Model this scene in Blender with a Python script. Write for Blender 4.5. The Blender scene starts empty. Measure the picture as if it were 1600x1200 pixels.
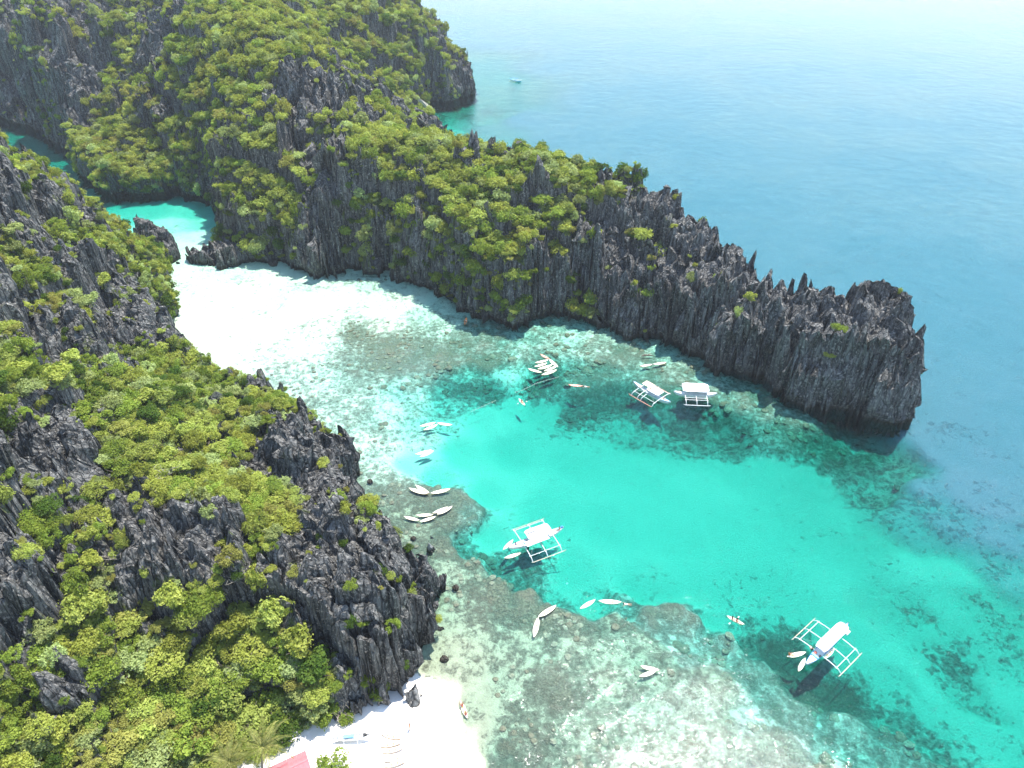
import bpy, math, random
import numpy as np
from mathutils import Vector, Matrix, Quaternion
from mathutils.bvhtree import BVHTree

R = math.radians
scene = bpy.context.scene
random.seed(7)
rng = np.random.default_rng(7)

# ------------------------------------------------------------------ camera, world, sun, exposure
CAM_H = 110.0
PITCH = 36.0            # degrees below the horizon
FPX = 1150.0            # focal length in pixels of the 1600 px wide photograph
cam_data = bpy.data.cameras.new("camera")
cam = bpy.data.objects.new("camera", cam_data)
scene.collection.objects.link(cam)
cam.location = (0, 0, CAM_H)
cam.rotation_euler = (R(90 - PITCH), 0, 0)
cam_data.sensor_width = 36.0
cam_data.lens = 36.0 * FPX / 1600.0
cam_data.clip_start = 1.0
cam_data.clip_end = 30000.0
scene.camera = cam

SUN_ELEV, SUN_AZ = 70.5, 36.0     # azimuth measured from +Y (view direction) towards +X
world = bpy.data.worlds.new("World")
scene.world = world
world.use_nodes = True
wn = world.node_tree
for n in list(wn.nodes):
    wn.nodes.remove(n)
sky = wn.nodes.new("ShaderNodeTexSky")
sky.sky_type = 'NISHITA'
sky.sun_disc = False
sky.sun_elevation = R(SUN_ELEV)
sky.sun_rotation = R(SUN_AZ)
sky.air_density = 1.2
sky.dust_density = 0.3
sky.ozone_density = 1.0
bgn = wn.nodes.new("ShaderNodeBackground")
bgn.inputs["Strength"].default_value = 0.15
wout = wn.nodes.new("ShaderNodeOutputWorld")
wn.links.new(sky.outputs[0], bgn.inputs[0])
wn.links.new(bgn.outputs[0], wout.inputs[0])

sun_data = bpy.data.lights.new("sun", 'SUN')
sun_data.energy = 3.7
sun_data.angle = R(0.5)
sun_data.color = (1.0, 0.965, 0.90)
sun = bpy.data.objects.new("sun", sun_data)
scene.collection.objects.link(sun)
sdir = Vector((math.sin(R(SUN_AZ)) * math.cos(R(SUN_ELEV)), math.cos(R(SUN_AZ)) * math.cos(R(SUN_ELEV)), math.sin(R(SUN_ELEV))))
sun.rotation_euler = sdir.to_track_quat('Z', 'Y').to_euler()
sun.location = (0, 0, 300)

scene.view_settings.view_transform = 'Standard'
scene.view_settings.look = 'None'
scene.view_settings.gamma = 1.0
scene.view_settings.exposure = 1.34
scene.view_settings.use_curve_mapping = False
scene.render.engine = 'CYCLES'
cy = scene.cycles
cy.use_denoising = True
try:
    cy.denoiser = 'OPENIMAGEDENOISE'
    cy.denoising_input_passes = 'RGB_ALBEDO_NORMAL'
    cy.denoising_prefilter = 'ACCURATE'
except Exception:
    pass
cy.max_bounces = 6
cy.diffuse_bounces = 3
cy.glossy_bounces = 2
cy.transmission_bounces = 3
cy.transparent_max_bounces = 8
cy.volume_bounces = 0
cy.sample_clamp_direct = 0.0
cy.sample_clamp_indirect = 4.0
cy.caustics_reflective = False
cy.caustics_refractive = False
cy.use_adaptive_sampling = True
cy.adaptive_threshold = 0.015

# ------------------------------------------------------------------ camera maths for laying out the map
_cp, _sp = math.cos(R(PITCH)), math.sin(R(PITCH))

def P(u, v, h=0.0):
    """Point of the place at height h seen at photograph pixel (u, v)."""
    r = (u - 800.0) / FPX
    q = (600.0 - v) / FPX
    d = (r, _cp + q * _sp, -_sp + q * _cp)
    t = (CAM_H - h) / -d[2]
    return (d[0] * t, d[1] * t, h)

def proj(x, y, z):
    """Vectorised: photograph pixel of a point, and depth."""
    dy, dz = y, z - CAM_H
    depth = dy * _cp - dz * _sp
    depth = np.maximum(depth, 1e-3)
    up = dy * _sp + dz * _cp
    return 800.0 + FPX * x / depth, 600.0 - FPX * up / depth, depth

# ------------------------------------------------------------------ numpy noise
def hsh(ix, iy, seed):
    ix = ix.astype(np.int64); iy = iy.astype(np.int64)
    n = (ix * 374761393 + iy * 668265263 + seed * 974711) & 0xffffffff
    n = ((n ^ (n >> 13)) * 1274126177) & 0xffffffff
    n = n ^ (n >> 16)
    n = (n * 2246822519) & 0xffffffff
    n = n ^ (n >> 15)
    return n.astype(np.float64) / 4294967296.0

def vnoise(x, y, seed=0):
    ix = np.floor(x); iy = np.floor(y)
    fx = x - ix; fy = y - iy
    fx = fx * fx * fx * (fx * (fx * 6 - 15) + 10); fy = fy * fy * fy * (fy * (fy * 6 - 15) + 10)
    a = hsh(ix, iy, seed); b = hsh(ix + 1, iy, seed); c = hsh(ix, iy + 1, seed); d = hsh(ix + 1, iy + 1, seed)
    return (a * (1 - fx) + b * fx) * (1 - fy) + (c * (1 - fx) + d * fx) * fy

def fbm(x, y, seed=0, oct=4, gain=0.5):
    s = 0; a = 1.0; t = 0
    for k in range(oct):
        s = s + a * (vnoise(x, y, seed + 17 * k) - 0.5)
        t += a; a *= gain
        x = x * 2.03 + 11.3; y = y * 2.03 - 7.7
    return s / t * 2.0          # about -1..1

def worley(x, y, seed=0):
    """F1, F2, cell centre x, y and a random number of the nearest cell."""
    ix = np.floor(x); iy = np.floor(y)
    f1 = np.full(x.shape, 9.0); f2 = np.full(x.shape, 9.0)
    cx = np.zeros(x.shape); cyy = np.zeros(x.shape); cid = np.zeros(x.shape)
    for dx in (-1, 0, 1):
        for dy in (-1, 0, 1):
            jx = ix + dx; jy = iy + dy
            px = jx + 0.1 + 0.8 * hsh(jx, jy, seed); py = jy + 0.1 + 0.8 * hsh(jx, jy, seed + 51)
            d = np.hypot(px - x, py - y)
            near = d < f1
            f2 = np.where(near, f1, np.minimum(f2, d))
            cid = np.where(near, hsh(jx, jy, seed + 99), cid)
            cx = np.where(near, px, cx); cyy = np.where(near, py, cyy)
            f1 = np.where(near, d, f1)
    return f1, f2, cx, cyy, cid

def sstep(a, b, x):
    t = np.clip((x - a) / (b - a), 0, 1)
    return t * t * (3 - 2 * t)

def poly_sdf(x, y, poly):
    """Signed distance, positive inside."""
    pts = np.array(poly, float)
    d2 = np.full(x.shape, 1e18); inside = np.zeros(x.shape, bool)
    n = len(pts)
    for i in range(n):
        ax, ay = pts[i]; bx, by = pts[(i + 1) % n]
        ex, ey = bx - ax, by - ay
        t = np.clip(((x - ax) * ex + (y - ay) * ey) / (ex * ex + ey * ey + 1e-12), 0, 1)
        d2 = np.minimum(d2, (x - ax - t * ex) ** 2 + (y - ay - t * ey) ** 2)
        c = ((ay > y) != (by > y)) & (x < (bx - ax) * (y - ay) / (by - ay + 1e-12) + ax)
        inside ^= c
    d = np.sqrt(d2)
    return np.where(inside, d, -d)

class RBF:
    """Thin plate surface through scattered heights."""
    def __init__(self, xy, val, smooth=0.5):
        self.c = np.array(xy, float) / 50.0; v = np.array(val, float); n = len(v)
        K = self.k(np.hypot(self.c[:, None, 0] - self.c[None, :, 0], self.c[:, None, 1] - self.c[None, :, 1]))
        K[np.arange(n), np.arange(n)] += smooth * 0.02
        A = np.zeros((n + 3, n + 3)); A[:n, :n] = K
        A[:n, n] = 1; A[:n, n + 1:] = self.c; A[n, :n] = 1; A[n + 1:, :n] = self.c.T
        self.w = np.linalg.solve(A, np.concatenate([v, np.zeros(3)]))
    @staticmethod
    def k(r):
        return np.where(r > 1e-9, r * r * np.log(r + 1e-12), 0.0)
    def __call__(self, x, y):
        x = x / 50.0; y = y / 50.0
        s = self.w[-3] + self.w[-2] * x + self.w[-1] * y
        for i, (a, b) in enumerate(self.c):
            s = s + self.w[i] * self.k(np.hypot(x - a, y - b))
        return s

def idw(x, y, cx, cy_, vals, p=3.0, eps=1e-4):
    """Inverse distance weighted averages of several values."""
    W = 0; S = [0 for _ in vals]
    for i in range(len(cx)):
        w = 1.0 / ((x - cx[i]) ** 2 + (y - cy_[i]) ** 2 + eps) ** (p / 2)
        W = W + w
        for k, v in enumerate(vals):
            S[k] = S[k] + w * v[i]
    return [s / W for s in S]

# ------------------------------------------------------------------ mesh helpers
def link(o, parent=None):
    scene.collection.objects.link(o)
    if parent is not None:
        o.parent = parent
    return o

def mesh_np(name, verts, quads, mat=None, attrs=None, smooth=False):
    me = bpy.data.meshes.new(name)
    nv, nf = len(verts), len(quads)
    k = quads.shape[1]
    me.vertices.add(nv); me.vertices.foreach_set("co", np.ascontiguousarray(verts, dtype=np.float32).ravel())
    me.loops.add(nf * k); me.loops.foreach_set("vertex_index", np.ascontiguousarray(quads, dtype=np.int32).ravel())
    me.polygons.add(nf)
    me.polygons.foreach_set("loop_start", np.arange(0, nf * k, k, dtype=np.int32))
    me.polygons.foreach_set("use_smooth", np.full(nf, smooth, dtype=bool))
    me.update(calc_edges=True)
    if attrs:
        for an, av in attrs.items():
            a = me.attributes.new(an, 'FLOAT', 'POINT')
            a.data.foreach_set("value", np.ascontiguousarray(av, dtype=np.float32))
    if mat is not None:
        me.materials.append(mat)
    return me

class MB:
    """Collects simple solids into one mesh."""
    def __init__(self):
        self.v = []; self.f = []
    def quad(self, a, b, c, d):
        n = len(self.v); self.v += [tuple(a), tuple(b), tuple(c), tuple(d)]; self.f.append((n, n + 1, n + 2, n + 3))
    def box(self, c, s, rot=None):
        cx, cy_, cz = c; n = len(self.v)
        for dx in (-.5, .5):
            for dy in (-.5, .5):
                for dz in (-.5, .5):
                    p = Vector((dx * s[0], dy * s[1], dz * s[2]))
                    if rot is not None:
                        p = rot @ p
                    self.v.append((cx + p.x, cy_ + p.y, cz + p.z))
        for q in ((0, 1, 3, 2), (4, 6, 7, 5), (0, 4, 5, 1), (2, 3, 7, 6), (0, 2, 6, 4), (1, 5, 7, 3)):
            self.f.append(tuple(n + i for i in q))
    def tube(self, pts, r, sides=6, cap=True):
        pts = [Vector(p) for p in pts]
        rs = r if isinstance(r, (list, tuple)) else [r] * len(pts)
        rings = []
        for i, p in enumerate(pts):
            t = (pts[min(i + 1, len(pts) - 1)] - pts[max(i - 1, 0)])
            t = t.normalized() if t.length > 1e-9 else Vector((0, 0, 1))
            ref = Vector((0, 0, 1)) if abs(t.z) < .9 else Vector((1, 0, 0))
            a = t.cross(ref).normalized(); b = t.cross(a).normalized()
            n = len(self.v)
            for k in range(sides):
                an = 2 * math.pi * k / sides
                q = p + (a * math.cos(an) + b * math.sin(an)) * rs[i]
                self.v.append(tuple(q))
            rings.append(n)
        for i in range(len(rings) - 1):
            for k in range(sides):
                k2 = (k + 1) % sides
                self.f.append((rings[i] + k, rings[i] + k2, rings[i + 1] + k2, rings[i + 1] + k))
        if cap:
            self.f.append(tuple(rings[0] + k for k in range(sides)))
            self.f.append(tuple(rings[-1] + k for k in reversed(range(sides))))
    def loft(self, sections, cap=True, closed=True):
        """sections: lists of the same number of points."""
        n0 = len(self.v); m = len(sections[0])
        for s in sections:
            self.v += [tuple(p) for p in s]
        for i in range(len(sections) - 1):
            for k in range(m if closed else m - 1):
                k2 = (k + 1) % m
                self.f.append((n0 + i * m + k, n0 + i * m + k2, n0 + (i + 1) * m + k2, n0 + (i + 1) * m + k))
        if cap:
            self.f.append(tuple(n0 + k for k in range(m)))
            self.f.append(tuple(n0 + (len(sections) - 1) * m + k for k in reversed(range(m))))
    def ball(self, c, r, seg=8, ring=6, noise=0.0):
        c = Vector(c); rr = r if isinstance(r, (tuple, list)) else (r, r, r)
        secs = []
        for i in range(1, ring):
            th = math.pi * i / ring
            secs.append([(c.x + rr[0] * math.sin(th) * math.cos(2 * math.pi * k / seg), c.y + rr[1] * math.sin(th) * math.sin(2 * math.pi * k / seg), c.z - rr[2] * math.cos(th)) for k in range(seg)])
        self.loft(secs)
    def mesh(self, name, mat, smooth=False):
        me = bpy.data.meshes.new(name)
        me.from_pydata(self.v, [], self.f)
        me.materials.append(mat)
        if smooth:
            me.polygons.foreach_set("use_smooth", [True] * len(me.polygons))
        me.validate(); me.update()
        return me
    def build(self, name, mat, parent=None, smooth=False):
        return link(bpy.data.objects.new(name, self.mesh(name, mat, smooth)), parent)

def tag(o, label=None, cat=None, group=None, kind=None):
    if label: o['label'] = label
    if cat: o['category'] = cat
    if group: o['group'] = group
    if kind: o['kind'] = kind
    return o

def empty(name, loc, rz=0.0):
    o = bpy.data.objects.new(name, None)
    o.empty_display_size = 0.5
    o.location = loc; o.rotation_euler = (0, 0, rz)
    return link(o)

def copy_tree(o, parent=None):
    c = o.copy(); link(c, parent)
    if parent is not None:
        c.parent = parent
    for ch in list(o.children):
        copy_tree(ch, c)
    return c

# ------------------------------------------------------------------ materials
class NT:
    def __init__(self, name):
        self.m = bpy.data.materials.new(name); self.m.use_nodes = True
        self.t = self.m.node_tree
        for n in list(self.t.nodes): self.t.nodes.remove(n)
        self.out = self.n("ShaderNodeOutputMaterial")
    def n(self, kind, **kw):
        x = self.t.nodes.new(kind)
        for k, v in kw.items(): setattr(x, k, v)
        return x
    def l(self, a, b): self.t.links.new(a, b)
    def setv(self, inp, v):
        if hasattr(v, 'links') or isinstance(v, bpy.types.NodeSocket): self.l(v, inp)
        else: inp.default_value = v
    def math(self, op, a, b=None, c=None, clamp=False):
        x = self.n("ShaderNodeMath", operation=op, use_clamp=clamp)
        self.setv(x.inputs[0], a)
        if b is not None: self.setv(x.inputs[1], b)
        if c is not None: self.setv(x.inputs[2], c)
        return x.outputs[0]
    def mix(self, f, a, b, blend='MIX'):
        x = self.n("ShaderNodeMix", data_type='RGBA', blend_type=blend)
        self.setv(x.inputs[0], f); self.setv(x.inputs[6], a); self.setv(x.inputs[7], b)
        return x.outputs[2]
    def rng(self, v, a, b, c=0.0, d=1.0, smooth=True):
        x = self.n("ShaderNodeMapRange")
        if smooth: x.interpolation_type = 'SMOOTHSTEP'
        self.setv(x.inputs[0], v)
        for i, q in enumerate((a, b, c, d)): x.inputs[i + 1].default_value = q
        return x.outputs[0]
    def pos(self, scale=(1, 1, 1), rotz=0.0, obj=False):
        g = self.n("ShaderNodeTexCoord").outputs["Object"] if obj else self.n("ShaderNodeNewGeometry").outputs["Position"]
        mp = self.n("ShaderNodeMapping"); mp.inputs["Scale"].default_value = scale
        mp.inputs["Rotation"].default_value = (0, 0, rotz)
        self.l(g, mp.inputs[0]); return mp.outputs[0]
    def noise(self, vec, scale, detail=4, rough=0.55, dist=0.0):
        x = self.n("ShaderNodeTexNoise"); self.l(vec, x.inputs["Vector"])
        x.inputs["Scale"].default_value = scale; x.inputs["Detail"].default_value = detail
        x.inputs["Roughness"].default_value = rough; x.inputs["Distortion"].default_value = dist
        return x.outputs[0]
    def vor(self, vec, scale, feature='F1', out=0, rand=1.0):
        x = self.n("ShaderNodeTexVoronoi", feature=feature); self.l(vec, x.inputs["Vector"])
        x.inputs["Scale"].default_value = scale; x.inputs["Randomness"].default_value = rand
        return x.outputs[out]
    def attr(self, name):
        return self.n("ShaderNodeAttribute", attribute_name=name).outputs["Fac"]
    def bump(self, h, strength=1.0, dist=0.1, normal=None):
        b = self.n("ShaderNodeBump"); b.inputs["Strength"].default_value = strength; b.inputs["Distance"].default_value = dist
        self.l(h, b.inputs["Height"])
        if normal is not None: self.l(normal, b.inputs["Normal"])
        return b.outputs[0]
    def princ(self, col, rough=0.6, normal=None, spec=0.5, metal=0.0):
        b = self.n("ShaderNodeBsdfPrincipled")
        self.setv(b.inputs["Base Color"], col); self.setv(b.inputs["Roughness"], rough)
        b.inputs["Specular IOR Level"].default_value = spec; b.inputs["Metallic"].default_value = metal
        if normal is not None: self.l(normal, b.inputs["Normal"])
        return b.outputs[0]
    def done(self, sh):
        self.l(sh, self.out.inputs["Surface"]); return self.m

def col(*c): return (c[0], c[1], c[2], 1.0)

def simple_mat(name, c, rough=0.5, var=0.12, scale=3.0, spec=0.4):
    m = NT(name)
    p = m.pos(obj=True)
    n = m.noise(p, scale, 5, 0.6)
    dark = tuple(x * (1 - var * 2) for x in c)
    cc = m.mix(m.rng(n, .35, .7), col(*c), col(*dark))
    return m.done(m.princ(cc, rough, m.bump(n, .2, .02), spec))

def rock_mat(name="limestone", k=1.0):
    m = NT(name)
    p = m.pos((1, 1, 1))
    pv = m.pos((1.0, 1.0, 0.16))               # stretched upwards: solution flutes run down the walls
    n1 = m.noise(pv, 0.9, 8, 0.65, 0.6)
    n2 = m.noise(p, 0.10, 4, 0.5)
    n3 = m.noise(p, 1.7, 8, 0.7)
    crack = m.vor(pv, 0.9, 'DISTANCE_TO_EDGE')
    c = m.mix(m.rng(n1, .34, .66), col(.033 * k, .033 * k, .031 * k), col(.205 * k, .20 * k, .185 * k))
    c = m.mix(m.rng(n2, .40, .62), c, m.mix(1.0, c, col(.74, .75, .78), 'MULTIPLY'))
    c = m.mix(m.rng(n3, .50, .66), c, col(.36, .335, .30))
    c = m.mix(m.rng(crack, .0, .05, .75, 0.0), c, col(.012, .012, .014))
    # white solution stains, enlarged to stand in for sunlit patches on the rock
    st = m.math('MULTIPLY', m.rng(m.noise(m.pos((1, 1, .08)), .8, 5, .7), .56, .70), m.rng(m.noise(p, .06, 2), .52, .62))
    c = m.mix(m.math('MULTIPLY', st, .75), c, col(.42, .38, .33))
    # undergrowth and soil where plants take hold
    v = m.attr("veg")
    vn = m.math('ADD', v, m.math('MULTIPLY', m.math('SUBTRACT', m.noise(p, .5, 6, .7), .5), 1.1))
    nz = m.n("ShaderNodeSeparateXYZ"); m.l(m.n("ShaderNodeNewGeometry").outputs["Normal"], nz.inputs[0])
    vm = m.math('MULTIPLY', m.rng(vn, .38, .60), m.rng(nz.outputs[2], .12, .45))
    green = m.mix(m.rng(m.noise(p, 3.0, 5, .8), .35, .65), col(.035, .050, .012), col(.13, .16, .035))
    c = m.mix(vm, c, green)
    # tidal band
    z = m.n("ShaderNodeSeparateXYZ"); m.l(m.n("ShaderNodeNewGeometry").outputs["Position"], z.inputs[0])
    zb = m.math('ADD', z.outputs[2], m.math('MULTIPLY', m.noise(p, .7, 4), 1.2))
    c = m.mix(m.rng(zb, 1.0, 1.9, .8, 0.0), c, col(.045, .036, .024))
    h = m.math('ADD', m.math('MULTIPLY', n1, 1.0), m.math('MULTIPLY', n3, .55))
    h = m.math('ADD', h, m.math('MULTIPLY', m.rng(crack, 0, .12), .35))
    return m.done(m.princ(c, .9, m.bump(h, 1.0, .7), .15))

def seabed_mat():
    m = NT("seabed_sand_and_coral")
    p = m.pos()
    a = m.attr("coral"); dp = m.attr("deep"); gr = m.attr("grit")
    n_big = m.noise(p, .085, 5, .6, .5)
    n_mid = m.noise(p, .60, 8, .70, .3)
    n_fin = m.noise(p, 2.6, 6, .75)
    v = m.vor(p, 1.0, 'F1')
    f = m.math('ADD', a, m.math('MULTIPLY', m.math('SUBTRACT', n_mid, .5), 1.8))
    f = m.math('ADD', f, m.math('MULTIPLY', m.math('SUBTRACT', n_big, .5), 1.0))
    f = m.math('ADD', f, m.math('MULTIPLY', m.math('SUBTRACT', n_fin, .5), 1.1))
    f = m.math('ADD', f, m.math('MULTIPLY', m.math('SUBTRACT', .45, v), .35))
    mask = m.rng(f, .20, .90)
    sand = m.mix(m.rng(n_fin, .3, .7), col(.73, .72, .56), col(.62, .61, .46))
    dull = m.mix(m.rng(n_mid, .35, .65), col(.33, .35, .225), col(.23, .235, .15))
    sand = m.mix(gr, sand, dull)
    cor = m.mix(m.rng(n_fin, .35, .65), col(.055, .052, .034), col(.22, .20, .13))
    cor = m.mix(m.rng(m.noise(p, .16, 3), .52, .66), cor, m.mix(.5, cor, col(.22, .15, .10)))
    c = m.mix(m.math('MULTIPLY', mask, .92), sand, cor)
    c = m.mix(m.rng(dp, .05, .62), c, col(.42, .225, .285))       # open-sea floor tint stands in for light scattered by the water
    nrm = m.bump(m.math('ADD', m.math('MULTIPLY', mask, 1.0), n_fin), 1.0, .35)
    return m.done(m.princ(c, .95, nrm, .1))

def sand_mat():
    m = NT("beach_sand")
    p = m.pos()
    n = m.noise(p, .35, 6, .6); f = m.noise(p, 6.0, 4, .7)
    c = m.mix(m.rng(n, .35, .7), col(.88, .83, .76), col(.78, .70, .60))
    c = m.mix(m.rng(f, .60, .72, 0, .5), c, col(.55, .46, .36))
    return m.done(m.princ(c, .95, m.bump(f, .6, .06), .1))

def water_mat():
    m = NT("sea_water")
    # ripples: small wind waves with a swell direction, stronger outside the bay
    p1 = m.pos((1.0, 1.8, 1.0), R(28)); p2 = m.pos((1.0, 1.5, 1.0), R(-14)); p0 = m.pos()
    w1 = m.noise(p1, .75, 3, .55, .2)
    w2 = m.noise(p2, 2.3, 3, .6, .3)
    w3 = m.noise(p0, .16, 2, .5)
    calm = m.rng(m.noise(p0, .018, 3, .6), .35, .65, .45, 1.0)
    w4 = m.rng(m.noise(p0, 3.4, 1, .5), .62, .82)
    h = m.math('ADD', m.math('ADD', m.math('MULTIPLY', w1, .34), m.math('MULTIPLY', w2, .19)), m.math('MULTIPLY', w4, .36))
    h = m.math('ADD', m.math('MULTIPLY', h, calm), m.math('MULTIPLY', w3, .8))
    nrm = m.bump(h, 1.0, .26)
    fr = m.n("ShaderNodeFresnel"); fr.inputs["IOR"].default_value = 1.333; m.l(nrm, fr.inputs["Normal"])
    g = m.n("ShaderNodeBsdfAnisotropic") if False else m.n("ShaderNodeBsdfGlossy")
    g.inputs["Roughness"].default_value = .05; g.inputs["Color"].default_value = (1, 1, 1, 1)
    m.l(nrm, g.inputs["Normal"])
    tr = m.n("ShaderNodeBsdfTransparent")
    back = m.n("ShaderNodeNewGeometry").outputs["Backfacing"]
    fac = m.math('MULTIPLY', fr.outputs[0], m.math('SUBTRACT', 1.0, back))
    mx = m.n("ShaderNodeMixShader"); m.l(fac, mx.inputs[0]); m.l(tr.outputs[0], mx.inputs[1]); m.l(g.outputs[0], mx.inputs[2])
    m.l(mx.outputs[0], m.out.inputs["Surface"])
    va = m.n("ShaderNodeVolumeAbsorption")
    # absorption per metre: red goes first, green and blue last
    va.inputs["Color"].default_value = (0.0, 0.803, 0.785, 1.0)
    va.inputs["Density"].default_value = 0.36
    m.l(va.outputs[0], m.out.inputs["Volume"])
    return m.m

def leaf_mat(name, c1, c2, trans=.35):
    m = NT(name)
    p = m.n("ShaderNodeTexCoord").outputs["Object"]
    rnd = m.n("ShaderNodeObjectInfo").outputs["Random"]
    n = m.noise(p, 2.2, 3, .6)
    f = m.math('ADD', m.rng(n, .3, .7, 0, .8), m.math('MULTIPLY', m.math('SUBTRACT', rnd, .5), .7), clamp=True)
    c = m.mix(f, col(*c1), col(*c2))
    hsv = m.n("ShaderNodeHueSaturation")
    m.setv(hsv.inputs["Hue"], m.math('ADD', .5, m.math('MULTIPLY', m.math('SUBTRACT', rnd, .5), .03)))
    m.setv(hsv.inputs["Value"], m.math('ADD', .78, m.math('MULTIPLY', m.math('FRACT', m.math('MULTIPLY', rnd, 7.31)), .44)))
    m.l(c, hsv.inputs["Color"])
    d = m.n("ShaderNodeBsdfDiffuse"); m.l(hsv.outputs[0], d.inputs[0])
    t = m.n("ShaderNodeBsdfTranslucent"); m.l(m.mix(1.0, hsv.outputs[0], col(1.25, 1.15, .55), 'MULTIPLY'), t.inputs[0])
    mx = m.n("ShaderNodeMixShader"); mx.inputs[0].default_value = trans
    m.l(d.outputs[0], mx.inputs[1]); m.l(t.outputs[0], mx.inputs[2])
    return m.done(mx.outputs[0])

M_ROCK = rock_mat(); M_PALE = rock_mat('pale_limestone', 2.3); M_BED = seabed_mat(); M_SAND = sand_mat(); M_WATER = water_mat()
LEAF = {
    'yellow-green': leaf_mat("leaf_yellow_green", (.26, .31, .055), (.43, .46, .115)),
    'mid-green':    leaf_mat("leaf_mid_green", (.15, .22, .034), (.31, .37, .066)),
    'dark green':   leaf_mat("leaf_dark_green", (.05, .10, .018), (.13, .19, .034)),
    'pale green':   leaf_mat("leaf_pale_green", (.26, .32, .11), (.44, .50, .20)),
    'olive-brown':  leaf_mat("leaf_olive_brown", (.24, .245, .06), (.35, .34, .09)),
}
M_BARK = simple_mat("bark", (.17, .14, .11), .9, .2, 6)

# ------------------------------------------------------------------ the coast: plans and heights
COAST_NEAR = [P(*q)[:2] for q in [
    (440, 1200, 0), (480, 1172, 0), (520, 1150, 0), (548, 1128, 0), (590, 1118, 0), (630, 1108, 0), (652, 1096, 0), (662, 1066, 0), (672, 1022, 0),
    (690, 1000, 0), (706, 985, 0), (700, 962, 0), (688, 936, 0), (700, 918, 0), (664, 908, 0), (645, 888, 0), (655, 866, 0), (640, 842, 0),
    (604, 806, 0), (578, 792, 0), (560, 764, 0), (560, 738, 0), (546, 704, 0), (522, 678, 0), (497, 657, 0), (470, 640, 0), (437, 622, 0),
    (408, 612, 0), (385, 618, 0), (352, 620, 0), (334, 598, 0), (305, 572, 0), (275, 535, 0), (268, 508, 0), (284, 490, 0), (272, 455, 0),
    (264, 430, 0), (271, 405, 0)]] + [(-118, 216), (-132, 218), (-150, 216), (-168, 228), (-200, 238), (-270, 255), (-270, -5), (-120, -5), (-42, 25), (-36, 42)]
CTRL_NEAR = [
    (560, 870, 23, .08), (520, 900, 21, .05), (480, 930, 18, .1), (600, 930, 20, .0), (640, 960, 12, .3), (650, 900, 12, .15), (690, 940, 4, .1),
    (600, 850, 14, .1), (560, 820, 15, .2), (520, 760, 14, .1), (500, 700, 12, .25), (440, 660, 14, .35), (400, 620, 9, .5), (450, 700, 18, .2),
    (430, 760, 20, .55), (420, 820, 20, .75), (470, 850, 19, .5), (380, 880, 17, .6), (400, 930, 15, .45), (240, 800, 27, .0), (270, 830, 26, .05), (340, 820, 22, .25),
    (220, 900, 18, .15), (300, 960, 13, .95), (300, 1050, 8, 1), (200, 1050, 12, 1), (400, 1050, 5, 1), (480, 1080, 2.5, .9), (350, 1150, 3, 1),
    (450, 1140, 1.5, .8), (200, 1150, 8, .9), (100, 1150, 13, .7), (50, 1050, 18, .5), (0, 1180, 16, .8), (100, 1000, 18, .45), (0, 950, 28, .1),
    (50, 900, 28, .0), (120, 1085, 13, .1), (0, 870, 30, .15), (150, 950, 18, .8), (60, 830, 25, .8), (110, 780, 25, .5), (0, 800, 33, .2),
    (100, 700, 29, .0), (50, 650, 33, .1), (30, 720, 32, .0), (0, 600, 38, .5), (150, 640, 26, .6), (200, 700, 24, .8), (200, 600, 26, .95), (300, 650, 20, .9),
    (300, 600, 16, .9), (330, 740, 22, .85), (350, 690, 18, .75), (250, 560, 16, .8), (200, 500, 20, .2), (250, 470, 14, .15), (150, 430, 24, .1), (200, 400, 20, .3),
    (240, 420, 14, .75), (225, 376, 12, .9), (100, 500, 30, .1), (50, 430, 34, .75), (0, 500, 38, .5), (0, 400, 44, .35), (0, 312, 48, .1), (50, 350, 40, .3), (60, 316, 39, .15),
    (100, 350, 34, .8), (150, 356, 26, .75), (170, 350, 22, .95), (100, 308, 34, .6), (50, 270, 40, .7), (0, 228, 48, .9), (130, 322, 29, .1),
    (0, 560, 36, .85), (30, 620, 35, .5), (-200, 600, 42, .7), (-200, 1000, 34, .7), (-200, 300, 55, .6), (600, 1000, 16, .02), (560, 1020, 14, .02), (620, 1060, 6, .02),
]
COAST_MAIN = [P(*q)[:2] for q in [
    (27, 196, 0), (60, 207, 0), (84, 225, 0), (102, 236, 0), (120, 262, 0), (130, 280, 0), (146, 300, 0), (177, 306, 0), (220, 306, 0), (270, 305, 0), (312, 309, 0),
    (336, 322, 0), (342, 340, 0), (340, 358, 0), (352, 392, 0), (372, 404, 0), (405, 410, 0), (430, 413, 0), (465, 425, 0), (495, 438, 0), (545, 430, 0), (600, 432, 0), (650, 455, 0), (700, 475, 0),
    (716, 490, 0), (745, 500, 0), (800, 516, 0), (845, 504, 0), (880, 500, 0), (930, 507, 0), (960, 521, 0), (1010, 537, 0), (1060, 555, 0), (1098, 560, 0),
    (1106, 580, 0), (1150, 592, 0), (1195, 604, 0), (1215, 626, 0), (1260, 638, 0), (1330, 652, 0), (1400, 668, 0), (1414, 664, 0)]] + [
    (101.5, 147), (105, 158), (100, 168), (86, 176), (70, 187), (56, 199), (40, 213), (22, 229), (8, 244), (-3, 257), (-18, 270), (-22, 300), (-27, 325), (-33, 345), (-41, 366), (-47, 386),
    (-44, 396)] + [P(*q)[:2] for q in [(676, 163, 0), (700, 163, 0), (722, 155, 0), (742, 151, 0), (748, 141, 0)]] + [
    (-21, 450), (-45, 475), (-80, 500), (-160, 530), (-430, 530), (-430, 400), (-300, 392)]
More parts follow.
